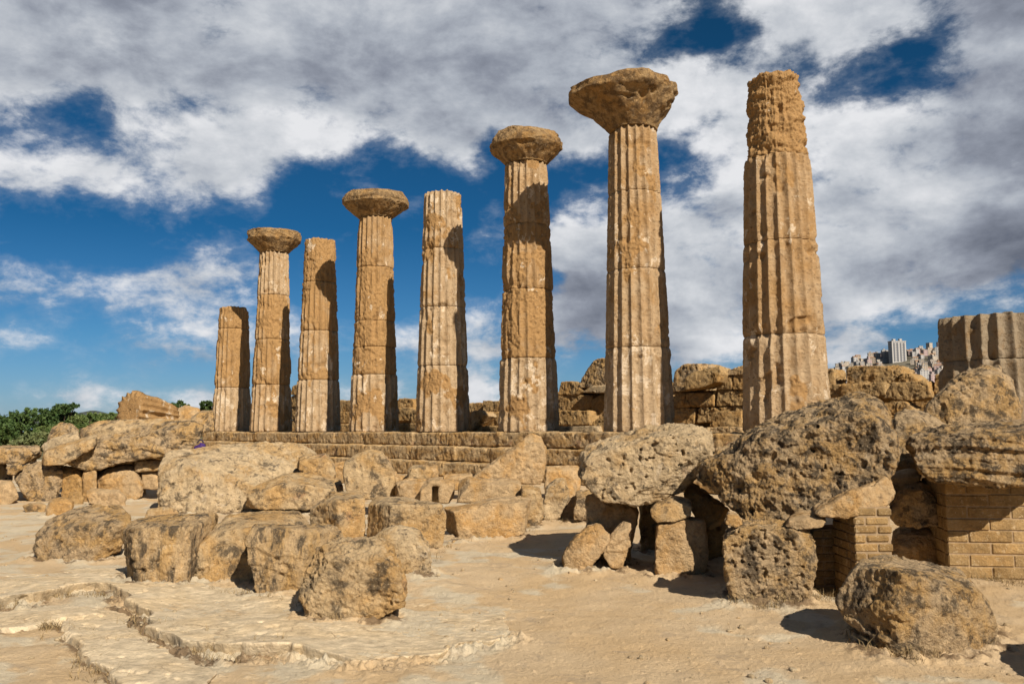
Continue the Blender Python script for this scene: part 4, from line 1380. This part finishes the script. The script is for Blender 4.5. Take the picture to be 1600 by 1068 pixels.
wb('pale paving piece at the foot of the dark front stone', [(1098, 684), (1100, 668), (1150, 666), (1170, 684)], off=-2.2, mat='block')
wb('shaded block in the gap between the two big propped slabs', q4(1112, 676, 1150, 712), off=0.0)
# rough core of the wall, seen in the gaps between the facing blocks
core = []
t = 5.3
while t > -1.6:
    ln = rnd.uniform(0.8, 1.5) / S
    p = row_pt(t, -5.2)
    vis = 800 + F_PX * p.x / p.y
    top_py = np.interp(vis, [440, 480, 600, 760, 880, 960, 1040, 1160, 1240, 1320, 1480], [604, 640, 637, 634, 604, 600, 596, 592, 600, 606, 600]) + rnd.uniform(0, 7)
    zt = at(vis, top_py, p.y).z
    core.append([row_pt(tt, of, z) for tt in (t, t - ln + 0.01) for of in (-5.2 + rnd.uniform(-.1, .1), -6.2) for z in (FLOOR_Z - 0.06, max(zt, FLOOR_Z + 0.3))])
    t -= ln
queue('ruined_wall', core, M['wall'], 0.04, 'wall', None, ('rough stone core of the ruined inner wall, seen in gaps behind the columns', 'ruined wall', None))
# between the other columns
wb('pale leaning slab right of the fifth column', [(731, 674), (731, 642), (749, 640), (755, 648), (740, 668), (734, 675)], off=-2.6, mat='block', amp=0.5)
for lab, b, of in [
        ('dark block of the lower course left of the sixth column', (750, 642, 782, 666), -4.2),
        ('small block above the pale leaning slab right of the fifth column', (728, 628, 756, 644), -4.6),
        ('topmost wide block between the fifth and sixth columns', (754, 625, 790, 643), -4.4),
        ('light paving block at the foot of the sixth column', (738, 666, 786, 677), -2.8),
        ('thin tall block left of the fifth column', (640, 640, 660, 662), -4.2),
        ('rough block right of the fourth column at mid height', (614, 636, 641, 658), -4.2),
        ('topmost stone between the fourth and fifth columns', (616, 622, 645, 637), -4.6),
        ('low paving block between the fourth and fifth columns', (614, 662, 656, 677), -3.0),
        ('upper block between the third and fourth columns', (525, 626, 552, 644), -4.4),
        ('dark rounded block between the third and fourth columns', (526, 643, 550, 662), -4.2),
        ('low stone between the third and fourth columns', (524, 662, 552, 676), -3.2),
        ('upper masonry block in the slit between the second and third columns', (454, 600, 470, 617), -4.0),
        ('second masonry block down in the slit between the second and third columns', (452, 617, 470, 636), -4.0),
        ('third masonry block down in the slit between the second and third columns', (453, 636, 470, 655), -4.0),
        ('lowest masonry block in the slit between the second and third columns', (452, 655, 470, 676), -4.0)]:
    wb(lab, q4(*b, 1.5), off=of, T=0.8)
# right of the tallest shaft
wb('wide dark block on top of the wall, right of the tallest shaft', [(1321, 600), (1322, 574), (1340, 571), (1404, 570), (1409, 584), (1388, 600)], T=0.9)
wb('sloping end piece right of the wide dark top block', [(1400, 598), (1407, 582), (1420, 583), (1433, 595), (1432, 600)])
wb('narrow upright stone touching the right side of the tallest shaft', [(1286, 602), (1288, 576), (1299, 575), (1303, 582), (1302, 602)])
wb('small block at the foot of the narrow upright stone', [(1288, 622), (1290, 600), (1314, 600), (1315, 620)], off=-4.0)
wb('long block of the second course below the wide dark top block', [(1313, 622), (1314, 600), (1381, 597), (1383, 622)], off=-3.9)
wb('tilted squared block with a lit right end, right of the long block', [(1379, 623), (1386, 606), (1393, 597), (1447, 594), (1456, 622), (1420, 626)], off=-3.4)
wb('rounded stone below the tilted squared block', [(1378, 650), (1380, 627), (1410, 626), (1427, 640), (1425, 655)], off=-3.2)
wb('small ochre stone beside the grey boulder, under the tilted squared block', [(1432, 650), (1436, 630), (1462, 624), (1466, 650)], off=-3.0)
wb('small dark block left of the broken column stump', [(1458, 614), (1459, 584), (1476, 583), (1478, 614)], off=-3.6)


def plate(poly, edge, z_top, thick, reach, voxel):
    # a bedrock plate with a broken, undercut front edge; it dips into the ground behind
    bm = bmesh.new()
    # resample and roughen the outline
    pts = []
    n = len(poly)
    for i in range(n):
        (x1, y1), (x2, y2) = poly[i], poly[(i + 1) % n]
        k = max(1, int(math.hypot(x2 - x1, y2 - y1) / 0.035))
        for j in range(k):
            pts.append((x1 + (x2 - x1) * j / k, y1 + (y2 - y1) * j / k))
    A = np.array(pts)
    P3 = np.stack([A[:, 0], A[:, 1], np.zeros(len(A))], 1)
    A = A + np.stack([fbm(P3 * 2.2, 4, 0.6), fbm(P3 * 2.2 + 40, 4, 0.6)], 1) * 0.10
    from mathutils.geometry import delaunay_2d_cdt
    m = len(A)
    vv, ee, ff, *_ = delaunay_2d_cdt([Vector((float(x), float(y))) for x, y in A], [], [list(range(m))], 1, 1e-5)
    cen = Vector((float(A[:, 0].mean()), float(A[:, 1].mean())))
    hi = [bm.verts.new((v.x, v.y, 0.0)) for v in vv]
    lo = []
    for v in vv:
        w = v + (cen - v).normalized() * 0.11
        lo.append(bm.verts.new((w.x, w.y, -thick)))
    count = {}
    for f in ff:
        for i in range(len(f)):
            p, q = f[i], f[(i + 1) % len(f)]
            count[(p, q)] = 1
        bm.faces.new([hi[i] for i in f])
        bm.faces.new([lo[i] for i in reversed(f)])
    for (p, q) in count:
        if (q, p) not in count:
            bm.faces.new((lo[p], lo[q], hi[q], hi[p]))
    bmesh.ops.recalc_face_normals(bm, faces=bm.faces)
    me = bpy.data.meshes.new('rock_ledge_hull')
    bm.to_mesh(me); bm.free()
    o = link('rock_ledge', me)
    md = o.modifiers.new('skin', 'REMESH')
    md.mode = 'VOXEL'
    md.voxel_size = voxel

    def post(V):
        D = line_dist(V[:, 0], V[:, 1], edge)
        H = 0.035 * fbm(np.stack([V[:, 0], V[:, 1], 0 * V[:, 0]], 1) * 0.45, 3)
        V[:, 2] += H + 0.014 * fbm(V * 1.3, 3) + z_top * np.exp(-D / reach) * (1 - 0.80 * sstep(V[:, 0], -1.9, -0.7)) * (0.75 + 0.5 * sstep(noise3(V * 0.9 + 7), -0.3, 0.3)) - 0.018 * sstep(D, 0.3 * reach, 1.6 * reach)
        return V
    PENDING.append((o, M['ledge'], voxel, ('ledge', 1.0, post), None, (None, None, None, 'structure'), None))


plate(POLY_A, EDGE_A, 0.10, 0.17, 1.5, 0.0105)
plate(POLY_B, EDGE_B, 0.06, 0.11, 0.9, 0.0095)
flush()
k = np.exp(-(np.arange(-8, 9) / 3.2) ** 2)
k /= k.max()
D = FOOT.copy()
W = np.zeros_like(D)
for i in range(-8, 9):                          # spread the footprints outwards
    for j in range(-8, 9):
        W = np.maximum(W, np.roll(np.roll(D, i, 0), j, 1) * math.exp(-(i * i + j * j) / 9.0))
DRIFT = W
build_ground()

# ------------------------------------------------------------------ purple bag on the step
def purple_bag():
    c = at(313, 700, 21.5)
    bm = bmesh.new()
    bmesh.ops.create_icosphere(bm, subdivisions=4, radius=1.0)
    for v in bm.verts:
        p = v.co
        n = fbm(np.array([[p.x * 2, p.y * 2, p.z * 2]]), 3)[0]
        k = 1 + 0.22 * n
        z = p.z
        s = 1.0 if z < 0 else 1 - 0.45 * z
        v.co = Vector((p.x * 0.16 * k * s + 0.03 * z, p.y * 0.12 * k * s, z * 0.13 * k))
    me = bpy.data.meshes.new('bag')
    bm.to_mesh(me); bm.free()
    for p in me.polygons: p.use_smooth = True
    root = empty('bag', c, 'small purple bag lying behind the right end of the long tilted slab', 'bag')
    link('bag_body', me, simple('purple_cloth', rgb(0.045, 0.02, 0.11), 0.7, 0.3, 20), root)
    bm = bmesh.new()
    n, m = 24, 8
    vs = [[bm.verts.new((0.07 * math.cos(a) + (0.018 * math.cos(b)) * math.cos(a), 0.018 * math.sin(b), 0.13 + 0.07 * math.sin(a) + 0.018 * math.cos(b) * math.sin(a)))
           for b in np.linspace(0, 2 * math.pi, m, endpoint=False)] for a in np.linspace(0, math.pi, n)]
    for i in range(n - 1):
        for j in range(m):
            bm.faces.new((vs[i][j], vs[i + 1][j], vs[i + 1][(j + 1) % m], vs[i][(j + 1) % m]))
    bmesh.ops.recalc_face_normals(bm, faces=bm.faces)
    me = bpy.data.meshes.new('strap')
    bm.to_mesh(me); bm.free()
    link('strap', me, simple('dark_strap_cloth', rgb(0.02, 0.015, 0.04), 0.7), root)


purple_bag()


# ------------------------------------------------------------------ loose gravel and dry grass
def scatter_pebbles():
    ico = bmesh.new()
    bmesh.ops.create_icosphere(ico, subdivisions=2, radius=1.0)
    bv = np.array([v.co[:] for v in ico.verts], np.float32)
    bf = np.array([[v.index for v in f.verts] for f in ico.faces], np.int32)
    ico.free()
    n = 3600
    yy = 4.2 + 12 * rng.random(n) ** 1.7
    xx = (rng.random(n) * 2 - 1) * yy * 0.66
    keep = fbm(np.stack([xx * 0.9, yy * 0.6, 0 * xx], 1), 3) > -0.05
    xx, yy = xx[keep], yy[keep]
    n = len(xx)
    hh, _ = terrain_h(xx, yy)
    Vs, Fs = [], []
    for i in range(n):
        r = 0.0035 + 0.024 * rng.random() ** 6
        s = r * (0.7 + 0.6 * rng.random(3)) * np.array([1, 1, 0.7])
        a = rng.random() * 6.28
        ca, sa = math.cos(a), math.sin(a)
        v = bv * (1 + 0.28 * fbm(bv * 1.6 + i * 3.1, 2))[:, None] * s
        v = np.stack([v[:, 0] * ca - v[:, 1] * sa, v[:, 0] * sa + v[:, 1] * ca, v[:, 2]], 1) + np.array([xx[i], yy[i], hh[i] + s[2] * 0.35])
        Fs.append(bf + len(bv) * i)
        Vs.append(v)
    me = mesh_np('gravel', np.concatenate(Vs), np.concatenate(Fs))
    tag(link('gravel', me, M['gravel']), kind='stuff')


M['gravel'] = stone('gravel_stone', rgb(0.55, 0.44, 0.29), rgb(0.50, 0.35, 0.19), rgb(0.3, 0.22, 0.14), dk_amt=0.3, speck=0.3)
scatter_pebbles()


def dry_grass():
    spots = []
    def line(pts, n, w):
        for _ in range(n):
            k = rnd.randrange(len(pts) - 1)
            t = rnd.random()
            px = pts[k][0] + (pts[k + 1][0] - pts[k][0]) * t
            py = pts[k][1] + (pts[k + 1][1] - pts[k][1]) * t
            g = ground(px, py)
            spots.append((g.x + rnd.gauss(0, w), g.y + rnd.gauss(0, w)))
    line([(1135, 945), (1200, 955), (1265, 945), (1300, 935)], 70, 0.06)
    line([(1480, 900), (1560, 908), (1600, 912)], 60, 0.10)
    line([(1330, 1000), (1420, 1035), (1500, 1025), (1556, 1004)], 60, 0.05)
    line([(200, 960), (240, 995), (345, 1032), (452, 1014)], 70, 0.06)
    line([(10, 950), (100, 932), (180, 930)], 40, 0.06)
    line([(110, 985), (150, 1045), (190, 1068)], 50, 0.07)
    line([(850, 815), (900, 818)], 25, 0.1)
    line([(700, 850), (840, 832)], 30, 0.08)
    line([(70, 982), (95, 985)], 40, 0.05)
    line([(60, 880), (190, 864)], 30, 0.05)
    line([(300, 922), (460, 945), (490, 970), (520, 978), (630, 948)], 50, 0.04)
    line([(880, 888), (1000, 884), (1110, 895)], 40, 0.06)
    line([(640, 910), (700, 858)], 25, 0.05)
    V, Fq = [], []
    for (x, y) in spots:
        z = float(terrain_h(np.array([x]), np.array([y]))[0][0])
        for _ in range(rnd.randint(3, 7)):
            a = rnd.uniform(0, 6.28)
            L = rnd.uniform(0.03, 0.12)
            lean = rnd.uniform(0.3, 1.2)
            w = 0.0026
            bx, by = x + rnd.gauss(0, 0.02), y + rnd.gauss(0, 0.02)
            dx, dy = math.cos(a), math.sin(a)
            n0 = len(V)
            for s in (0, 0.5, 1):
                cx, cy, cz = bx + dx * L * lean * s * s, by + dy * L * lean * s * s, z - 0.005 + L * (s - 0.3 * s * s)
                ww = w * (1 - 0.8 * s)
                V.append((cx - dy * ww, cy + dx * ww, cz)); V.append((cx + dy * ww, cy - dx * ww, cz))
            Fq += [(n0, n0 + 1, n0 + 3, n0 + 2), (n0 + 2, n0 + 3, n0 + 5, n0 + 4)]
    me = mesh_np('dry_grass', V, Fq)
    tag(link('dry_grass', me, simple('dry_grass_straw', rgb(0.26, 0.18, 0.085), 0.9, 0.35, 40)), kind='stuff')


dry_grass()


# ------------------------------------------------------------------ bushes and trees at the left
def leaf_mat(name, a, b):
    m, N = new_mat(name)
    pos = N.n('ShaderNodeNewGeometry').outputs['Position']
    n = N.noise(pos, 1.6, 3, 0.6)
    r = N.noise(pos, 9.0, 2, 0.6)
    col = N.mix(N.step(N.math('ADD', n, N.math('MULTIPLY', N.math('SUBTRACT', r, 0.5), 0.8)), 0.3, 0.7), a, b)
    p = N.n('ShaderNodeBsdfPrincipled', None, Base_Color=col, Roughness=0.6)
    p.inputs['Specular IOR Level'].default_value = 0.2
    o = N.n('ShaderNodeOutputMaterial')
    m.node_tree.links.new(p.outputs[0], o.inputs[0])
    return m


LEAF = {'dark': leaf_mat('dark_leaves', rgb(0.026, 0.052, 0.014), rgb(0.068, 0.105, 0.028)),
        'mid': leaf_mat('green_leaves', rgb(0.045, 0.078, 0.018), rgb(0.11, 0.14, 0.042)),
        'olive': leaf_mat('olive_leaves', rgb(0.065, 0.085, 0.030), rgb(0.135, 0.150, 0.060))}
BARK = simple('bark', rgb(0.09, 0.065, 0.045), 0.95, 0.35, 9)


def tube(bm, a, b, r0, r1, n=7):
    ax = (b - a).normalized()
    e1 = ax.orthogonal().normalized()
    e2 = ax.cross(e1)
    ra = [bm.verts.new(a + (e1 * math.cos(t) + e2 * math.sin(t)) * r0) for t in np.linspace(0, 2 * math.pi, n, endpoint=False)]
    rb = [bm.verts.new(b + (e1 * math.cos(t) + e2 * math.sin(t)) * r1) for t in np.linspace(0, 2 * math.pi, n, endpoint=False)]
    for i in range(n):
        bm.faces.new((ra[i], ra[(i + 1) % n], rb[(i + 1) % n], rb[i]))


def tree(kind, label, cat, blobs, d, leaf, n_leaf, size, group):
    """blobs: crown clumps as photo pixels (x, y, rx, ry)"""
    bx = sum(b[0] for b in blobs) / len(blobs)
    low = max(b[1] + b[3] for b in blobs)
    foot = at(bx, low + 6, d)
    gz = float(terrain_h(np.array([foot.x]), np.array([foot.y]))[0][0])
    foot.z = min(foot.z, gz)
    root = empty(kind, foot, label, cat, group)
    bm = bmesh.new()
    top = at(bx, sum(b[1] for b in blobs) / len(blobs), d)
    tube(bm, Vector((0, 0, -0.2)), (top - foot) * 0.75, 0.16, 0.09)
    for b in blobs:
        e = at(b[0], b[1], d + rnd.uniform(-0.8, 0.8)) - foot
        tube(bm, (top - foot) * rnd.uniform(0.45, 0.75), e, 0.06, 0.02, 5)
    me = bpy.data.meshes.new('trunk')
    bm.to_mesh(me); bm.free()
    link('trunk', me, BARK, root)
    V, Fq = [], []
    tot = sum(b[2] * b[3] for b in blobs)
    for b in blobs:
        c = at(b[0], b[1], d + rnd.uniform(-0.6, 0.6)) - foot
        rx, rz = b[2] / F_PX * d, b[3] / F_PX * d
        m = int(n_leaf * b[2] * b[3] / tot)
        # leaves sit in twig clumps on and inside the blob
        k = max(6, m // 22)
        dirs = rng.normal(size=(k, 3)); dirs /= np.linalg.norm(dirs, axis=1)[:, None]
        rad = 0.45 + 0.62 * rng.random(k) ** 0.6
        tw = dirs * rad[:, None] * np.array([rx, rx, rz])
        for i in range(m):
            t = tw[i % k]
            p = np.array(c) + t + rng.normal(size=3) * 0.16 * min(rx, rz)
            u = rng.normal(size=3); u /= np.linalg.norm(u)
            w = np.cross(u, rng.normal(size=3)); w /= np.linalg.norm(w)
            s = size * (0.6 + 0.8 * rng.random())
            n0 = len(V)
            V += [p - u * s, p + w * s * 0.45, p + u * s, p - w * s * 0.45]
            Fq.append((n0, n0 + 1, n0 + 2, n0 + 3))
    me = mesh_np('crown', V, Fq, False)
    link('crown', me, LEAF[leaf], root)
    return root


GT = 'bushes and trees beyond the left stones'
tree('bushy_tree', 'dark green bushy tree at the far left edge', 'tree', [(5, 668, 22, 16), (25, 660, 20, 14), (48, 650, 17, 11), (62, 646, 12, 9), (-20, 672, 24, 18), (35, 672, 24, 14), (8, 684, 26, 14)], 46, 'dark', 6500, 0.11, GT)
tree('bushy_tree', 'dark tree with a ragged sprig on its right, behind the dome-shaped boulder', 'tree', [(90, 645, 13, 11), (102, 640, 10, 7), (112, 635, 8, 4), (118, 632, 5, 3), (84, 655, 16, 12), (108, 652, 14, 10), (78, 668, 18, 12)], 48, 'dark', 5000, 0.10, GT)
tree('bush', 'pale olive rounded bush left of the dome-shaped boulder', 'bush', [(50, 690, 20, 12), (66, 684, 13, 11), (36, 695, 18, 9), (60, 696, 18, 8)], 38, 'olive', 5000, 0.07, GT)
tree('bush', 'mid green bush right of the ragged tree, above the slabs', 'bush', [(125, 658, 15, 9), (142, 654, 14, 8), (152, 660, 14, 8), (112, 664, 14, 8)], 47, 'mid', 4000, 0.09, GT)
tree('bush', 'light green bush directly left of the fallen fluted drum', 'bush', [(165, 654, 13, 8), (180, 651, 12, 7), (190, 655, 9, 7), (172, 662, 16, 7)], 52, 'mid', 3500, 0.09, GT)
tree('bush', 'small dark treetop showing behind the fallen fluted drum', 'tree', [(272, 634, 6, 4), (281, 631, 6, 4), (290, 634, 5, 3), (278, 640, 8, 5)], 58, 'dark', 1800, 0.10, GT)
tree('bush', 'small dark treetop just left of the shortest column', 'tree', [(318, 631, 5, 4), (327, 630, 6, 4), (322, 638, 8, 5), (336, 633, 5, 4)], 58, 'dark', 1800, 0.10, GT)
tree('bush', 'low scrub patch below the ragged tree, beside the dome-shaped boulder', 'bush', [(90, 674, 16, 9), (70, 674, 14, 9), (108, 672, 14, 7), (128, 668, 10, 6)], 44, 'mid', 3000, 0.08, GT)


# ------------------------------------------------------------------ far hills and the hillside town
def hills(name, prof, d0, d1, low_py, mat, rows=40):
    xs = np.linspace(prof[0][0], prof[-1][0], 160)
    V = []
    tp = np.interp(xs, [p[0] for p in prof], [p[1] for p in prof])
    for r in range(rows + 12):
        t = r / rows
        d = d0 + (d1 - d0) * t
        for x, ty in zip(xs, tp):
            if t <= 1:
                py = low_py + (ty - low_py) * t
                v = at(x, py, d)
            else:
                v = at(x, ty, d1)
                v = Vector((v.x * d / d1, d, v.z * (1 - 0.9 * (t - 1) / 0.3)))
            V.append((v.x, v.y, v.z))
    V = np.array(V, np.float32)
    V[:, 2] += 0.003 * d0 * fbm(V / (d0 * 0.05), 3)
    n = len(xs)
    idx = np.arange((rows + 12) * n).reshape(rows + 12, n)
    Fq = np.stack([idx[:-1, :-1], idx[:-1, 1:], idx[1:, 1:], idx[1:, :-1]], -1).reshape(-1, 4)
    tag(link(name, mesh_np(name, V, Fq), mat), kind='structure')


hills('hills', [(-500, 660), (-200, 655), (-40, 651), (40, 652), (90, 653), (115, 646), (140, 641), (165, 643), (200, 648), (240, 643), (330, 640), (500, 645), (700, 655)], 2600, 3400, 668,
      simple('distant_scrub', rgb(0.075, 0.085, 0.075), 0.95, 0.35, 0.006))
TOWN_TOP = [(1180, 625), (1240, 596), (1290, 584), (1320, 569), (1360, 558), (1400, 552), (1440, 546), (1490, 540), (1560, 536), (1700, 532), (1900, 545)]
TD0, TD1, TLOW = 1150.0, 1800.0, 625.0


def town_pt(px, t):
    ty = np.interp(px, [p[0] for p in TOWN_TOP], [p[1] for p in TOWN_TOP])
    d = TD0 + (TD1 - TD0) * t
    return at(px, TLOW + (ty - TLOW) * t, d), d


hills('hillside', TOWN_TOP, TD0, TD1, TLOW, simple('hillside_scrub', rgb(0.12, 0.105, 0.075), 0.95, 0.4, 0.02))


def facade(name, wall, win, sx, sz):
    m, N = new_mat(name)
    tc = N.n('ShaderNodeTexCoord').outputs['Object']
    g = N.n('ShaderNodeNewGeometry')
    s = N.n('ShaderNodeSeparateXYZ', None, Vector=tc)
    h = N.math('ADD', s.outputs[0], s.outputs[1])
    fx = N.math('FRACT', N.math('DIVIDE', h, sx))
    fz = N.math('FRACT', N.math('DIVIDE', s.outputs[2], sz))
    ok = N.math('MULTIPLY', N.math('MULTIPLY', N.math('GREATER_THAN', fx, 0.35), N.math('LESS_THAN', fx, 0.75)),
                N.math('MULTIPLY', N.math('GREATER_THAN', fz, 0.35), N.math('LESS_THAN', fz, 0.80)))
    up = N.n('ShaderNodeSeparateXYZ', None, Vector=g.outputs['Normal']).outputs[2]
    ok = N.math('MULTIPLY', ok, N.math('LESS_THAN', up, 0.5))
    col = N.mix(ok, wall, win)
    p = N.n('ShaderNodeBsdfPrincipled', None, Base_Color=col, Roughness=0.85)
    o = N.n('ShaderNodeOutputMaterial')
    m.node_tree.links.new(p.outputs[0], o.inputs[0])
    return m


WIN = rgb(0.10, 0.11, 0.13)
FAC = [facade('cream_facade', rgb(0.42, 0.35, 0.27), WIN, 4.0, 3.2), facade('white_facade', rgb(0.38, 0.355, 0.33), WIN, 4.5, 3.2),
       facade('ochre_facade', rgb(0.36, 0.28, 0.20), WIN, 3.8, 3.1), facade('grey_facade', rgb(0.27, 0.25, 0.23), WIN, 4.2, 3.3),
       facade('pink_facade', rgb(0.40, 0.28, 0.25), WIN, 4.2, 3.3)]
ROOFS = [simple('tile_roof', rgb(0.30, 0.18, 0.11), 0.9), simple('flat_roof', rgb(0.34, 0.31, 0.28), 0.9)]


def box_me(name, x0, x1, y0, y1, z0, z1, mat, parent):
    bm = bmesh.new()
    add_box(bm, Vector((x0, y0, 0)), Vector((1, 0, 0)), Vector((0, 1, 0)), x1 - x0, y1 - y0, z0, z1, 0)
    bmesh.ops.recalc_face_normals(bm, faces=bm.faces)
    me = bpy.data.meshes.new(name)
    bm.to_mesh(me); bm.free()
    return link(name, me, mat, parent)


GB = 'small buildings of the hillside town'


def building(px, t, wpx, hpx, label, fac, roof=1, kind='town_building', group=GB, yaw=None):
    p, d = town_pt(px, t)
    w, h = wpx / F_PX * d, hpx / F_PX * d
    root = empty(kind, p, label, 'building', group)
    root.rotation_euler = (0, 0, rnd.uniform(-0.5, 0.5) if yaw is None else yaw)
    dep = min(w, 14) * rnd.uniform(0.8, 1.1)
    box_me('wall', -w / 2, w / 2, -dep / 2, dep / 2, -6, h, FAC[fac], root)
    if roof == 0:
        bm = bmesh.new()
        q = [bm.verts.new(c) for c in ((-w / 2 - .4, -dep / 2 - .4, h + .02), (w / 2 + .4, -dep / 2 - .4, h + .02), (w / 2 + .4, dep / 2 + .4, h + .02), (-w / 2 - .4, dep / 2 + .4, h + .02), (-w / 2, 0, h + 2.2), (w / 2, 0, h + 2.2))]
        for f in ((0, 1, 5, 4), (2, 3, 4, 5), (0, 4, 3), (1, 2, 5), (3, 2, 1, 0)):
            bm.faces.new([q[i] for i in f])
        me = bpy.data.meshes.new('roof')
        bm.to_mesh(me); bm.free()
        link('roof', me, ROOFS[0], root)
    else:
        box_me('roof', -w / 2 - .3, w / 2 + .3, -dep / 2 - .3, dep / 2 + .3, h + .01, h + .9, ROOFS[1], root)
        if wpx > 7:
            box_me('stair_hut', -w * .2, w * .1, -2, 2.5, h + .91, h + 3.6, FAC[fac], root)
    return root


def tower():
    p, d = town_pt(1406, 0.80)
    k = d / F_PX
    w, h, dep = 24 * k, 33 * k, 13
    root = empty('tower_block', p, 'tall white tower block with dark vertical balcony strips above the town', 'building')
    root.rotation_euler = (0, 0, 0.15)
    box_me('wall', -w / 2, w / 2, 0, dep, -8, h, FAC[1], root)
    dk = simple('balcony_shade', rgb(0.13, 0.13, 0.14), 0.8)
    for i in range(4):
        x = -w / 2 + w * (0.10 + 0.23 * i)
        box_me('balcony_strip', x, x + w * 0.10, -0.5, 0.6, 2, h - 2.5, dk, root)
    box_me('roof', -w / 2 - .5, w / 2 + .5, -.6, dep + .5, h + .01, h + 1.2, FAC[1], root)
    box_me('stair_hut', -w * .34, -w * .16, 3, 8, h + 1.21, h + 5, FAC[1], root)
    box_me('stair_hut', w * .12, w * .3, 3, 8, h + 1.21, h + 5.5, FAC[1], root)


tower()
building(1388, 0.86, 18, 14, 'long grey block behind the left side of the white tower', 3, group=None, yaw=0.1)
building(1342, 0.80, 12, 10, 'dark grey block at the left end of the hill crest', 3, group=None, yaw=0.1)
building(1371, 0.86, 8, 14, 'dark square tower house left of the white tower', 3, group=None, yaw=0.1)
building(1358, 0.70, 9, 10, 'pale block with a lit right end below the dark square tower house', 0, group=None)
building(1467, 0.99, 5, 9, 'tiny block on the crest beside the broken column stump', 4, group=None, yaw=0.0)
building(1318, 0.28, 11, 17, 'tall pale block at the left foot of the town beside the tallest shaft', 1, group=None, yaw=-0.3)
building(1305, 0.22, 9, 14, 'grey block at the left foot of the town, partly behind the tallest shaft', 3, group=None, yaw=0.2)
building(1443, 0.30, 14, 22, 'wide pale apartment block low in the town, left of the pink one', 1, group=None, yaw=0.0)
building(1458, 0.22, 8, 22, 'pink apartment block low in the town', 4, group=None, yaw=0.0)
building(1469, 0.28, 10, 24, 'grey apartment block low in the town, touching the column stump', 3, group=None, yaw=0.0)
done = []
k = 0
while k < 285:
    px = rnd.uniform(1284, 1500)
    t = rnd.uniform(0.15, 1.0)
    if abs(px - 1406) < 13 and 0.55 < t < 0.9: continue
    w = rnd.uniform(5, 12) if t < 0.75 else rnd.uniform(4, 8)
    h = rnd.uniform(6, 14) if t < 0.6 else rnd.uniform(4, 9)
    building(px, t, w, h, 'small pale house or block crowded on the distant town hillside', rnd.choice([0, 0, 1, 1, 2, 2, 3, 4]), rnd.choice([0, 1, 1]))
    k += 1
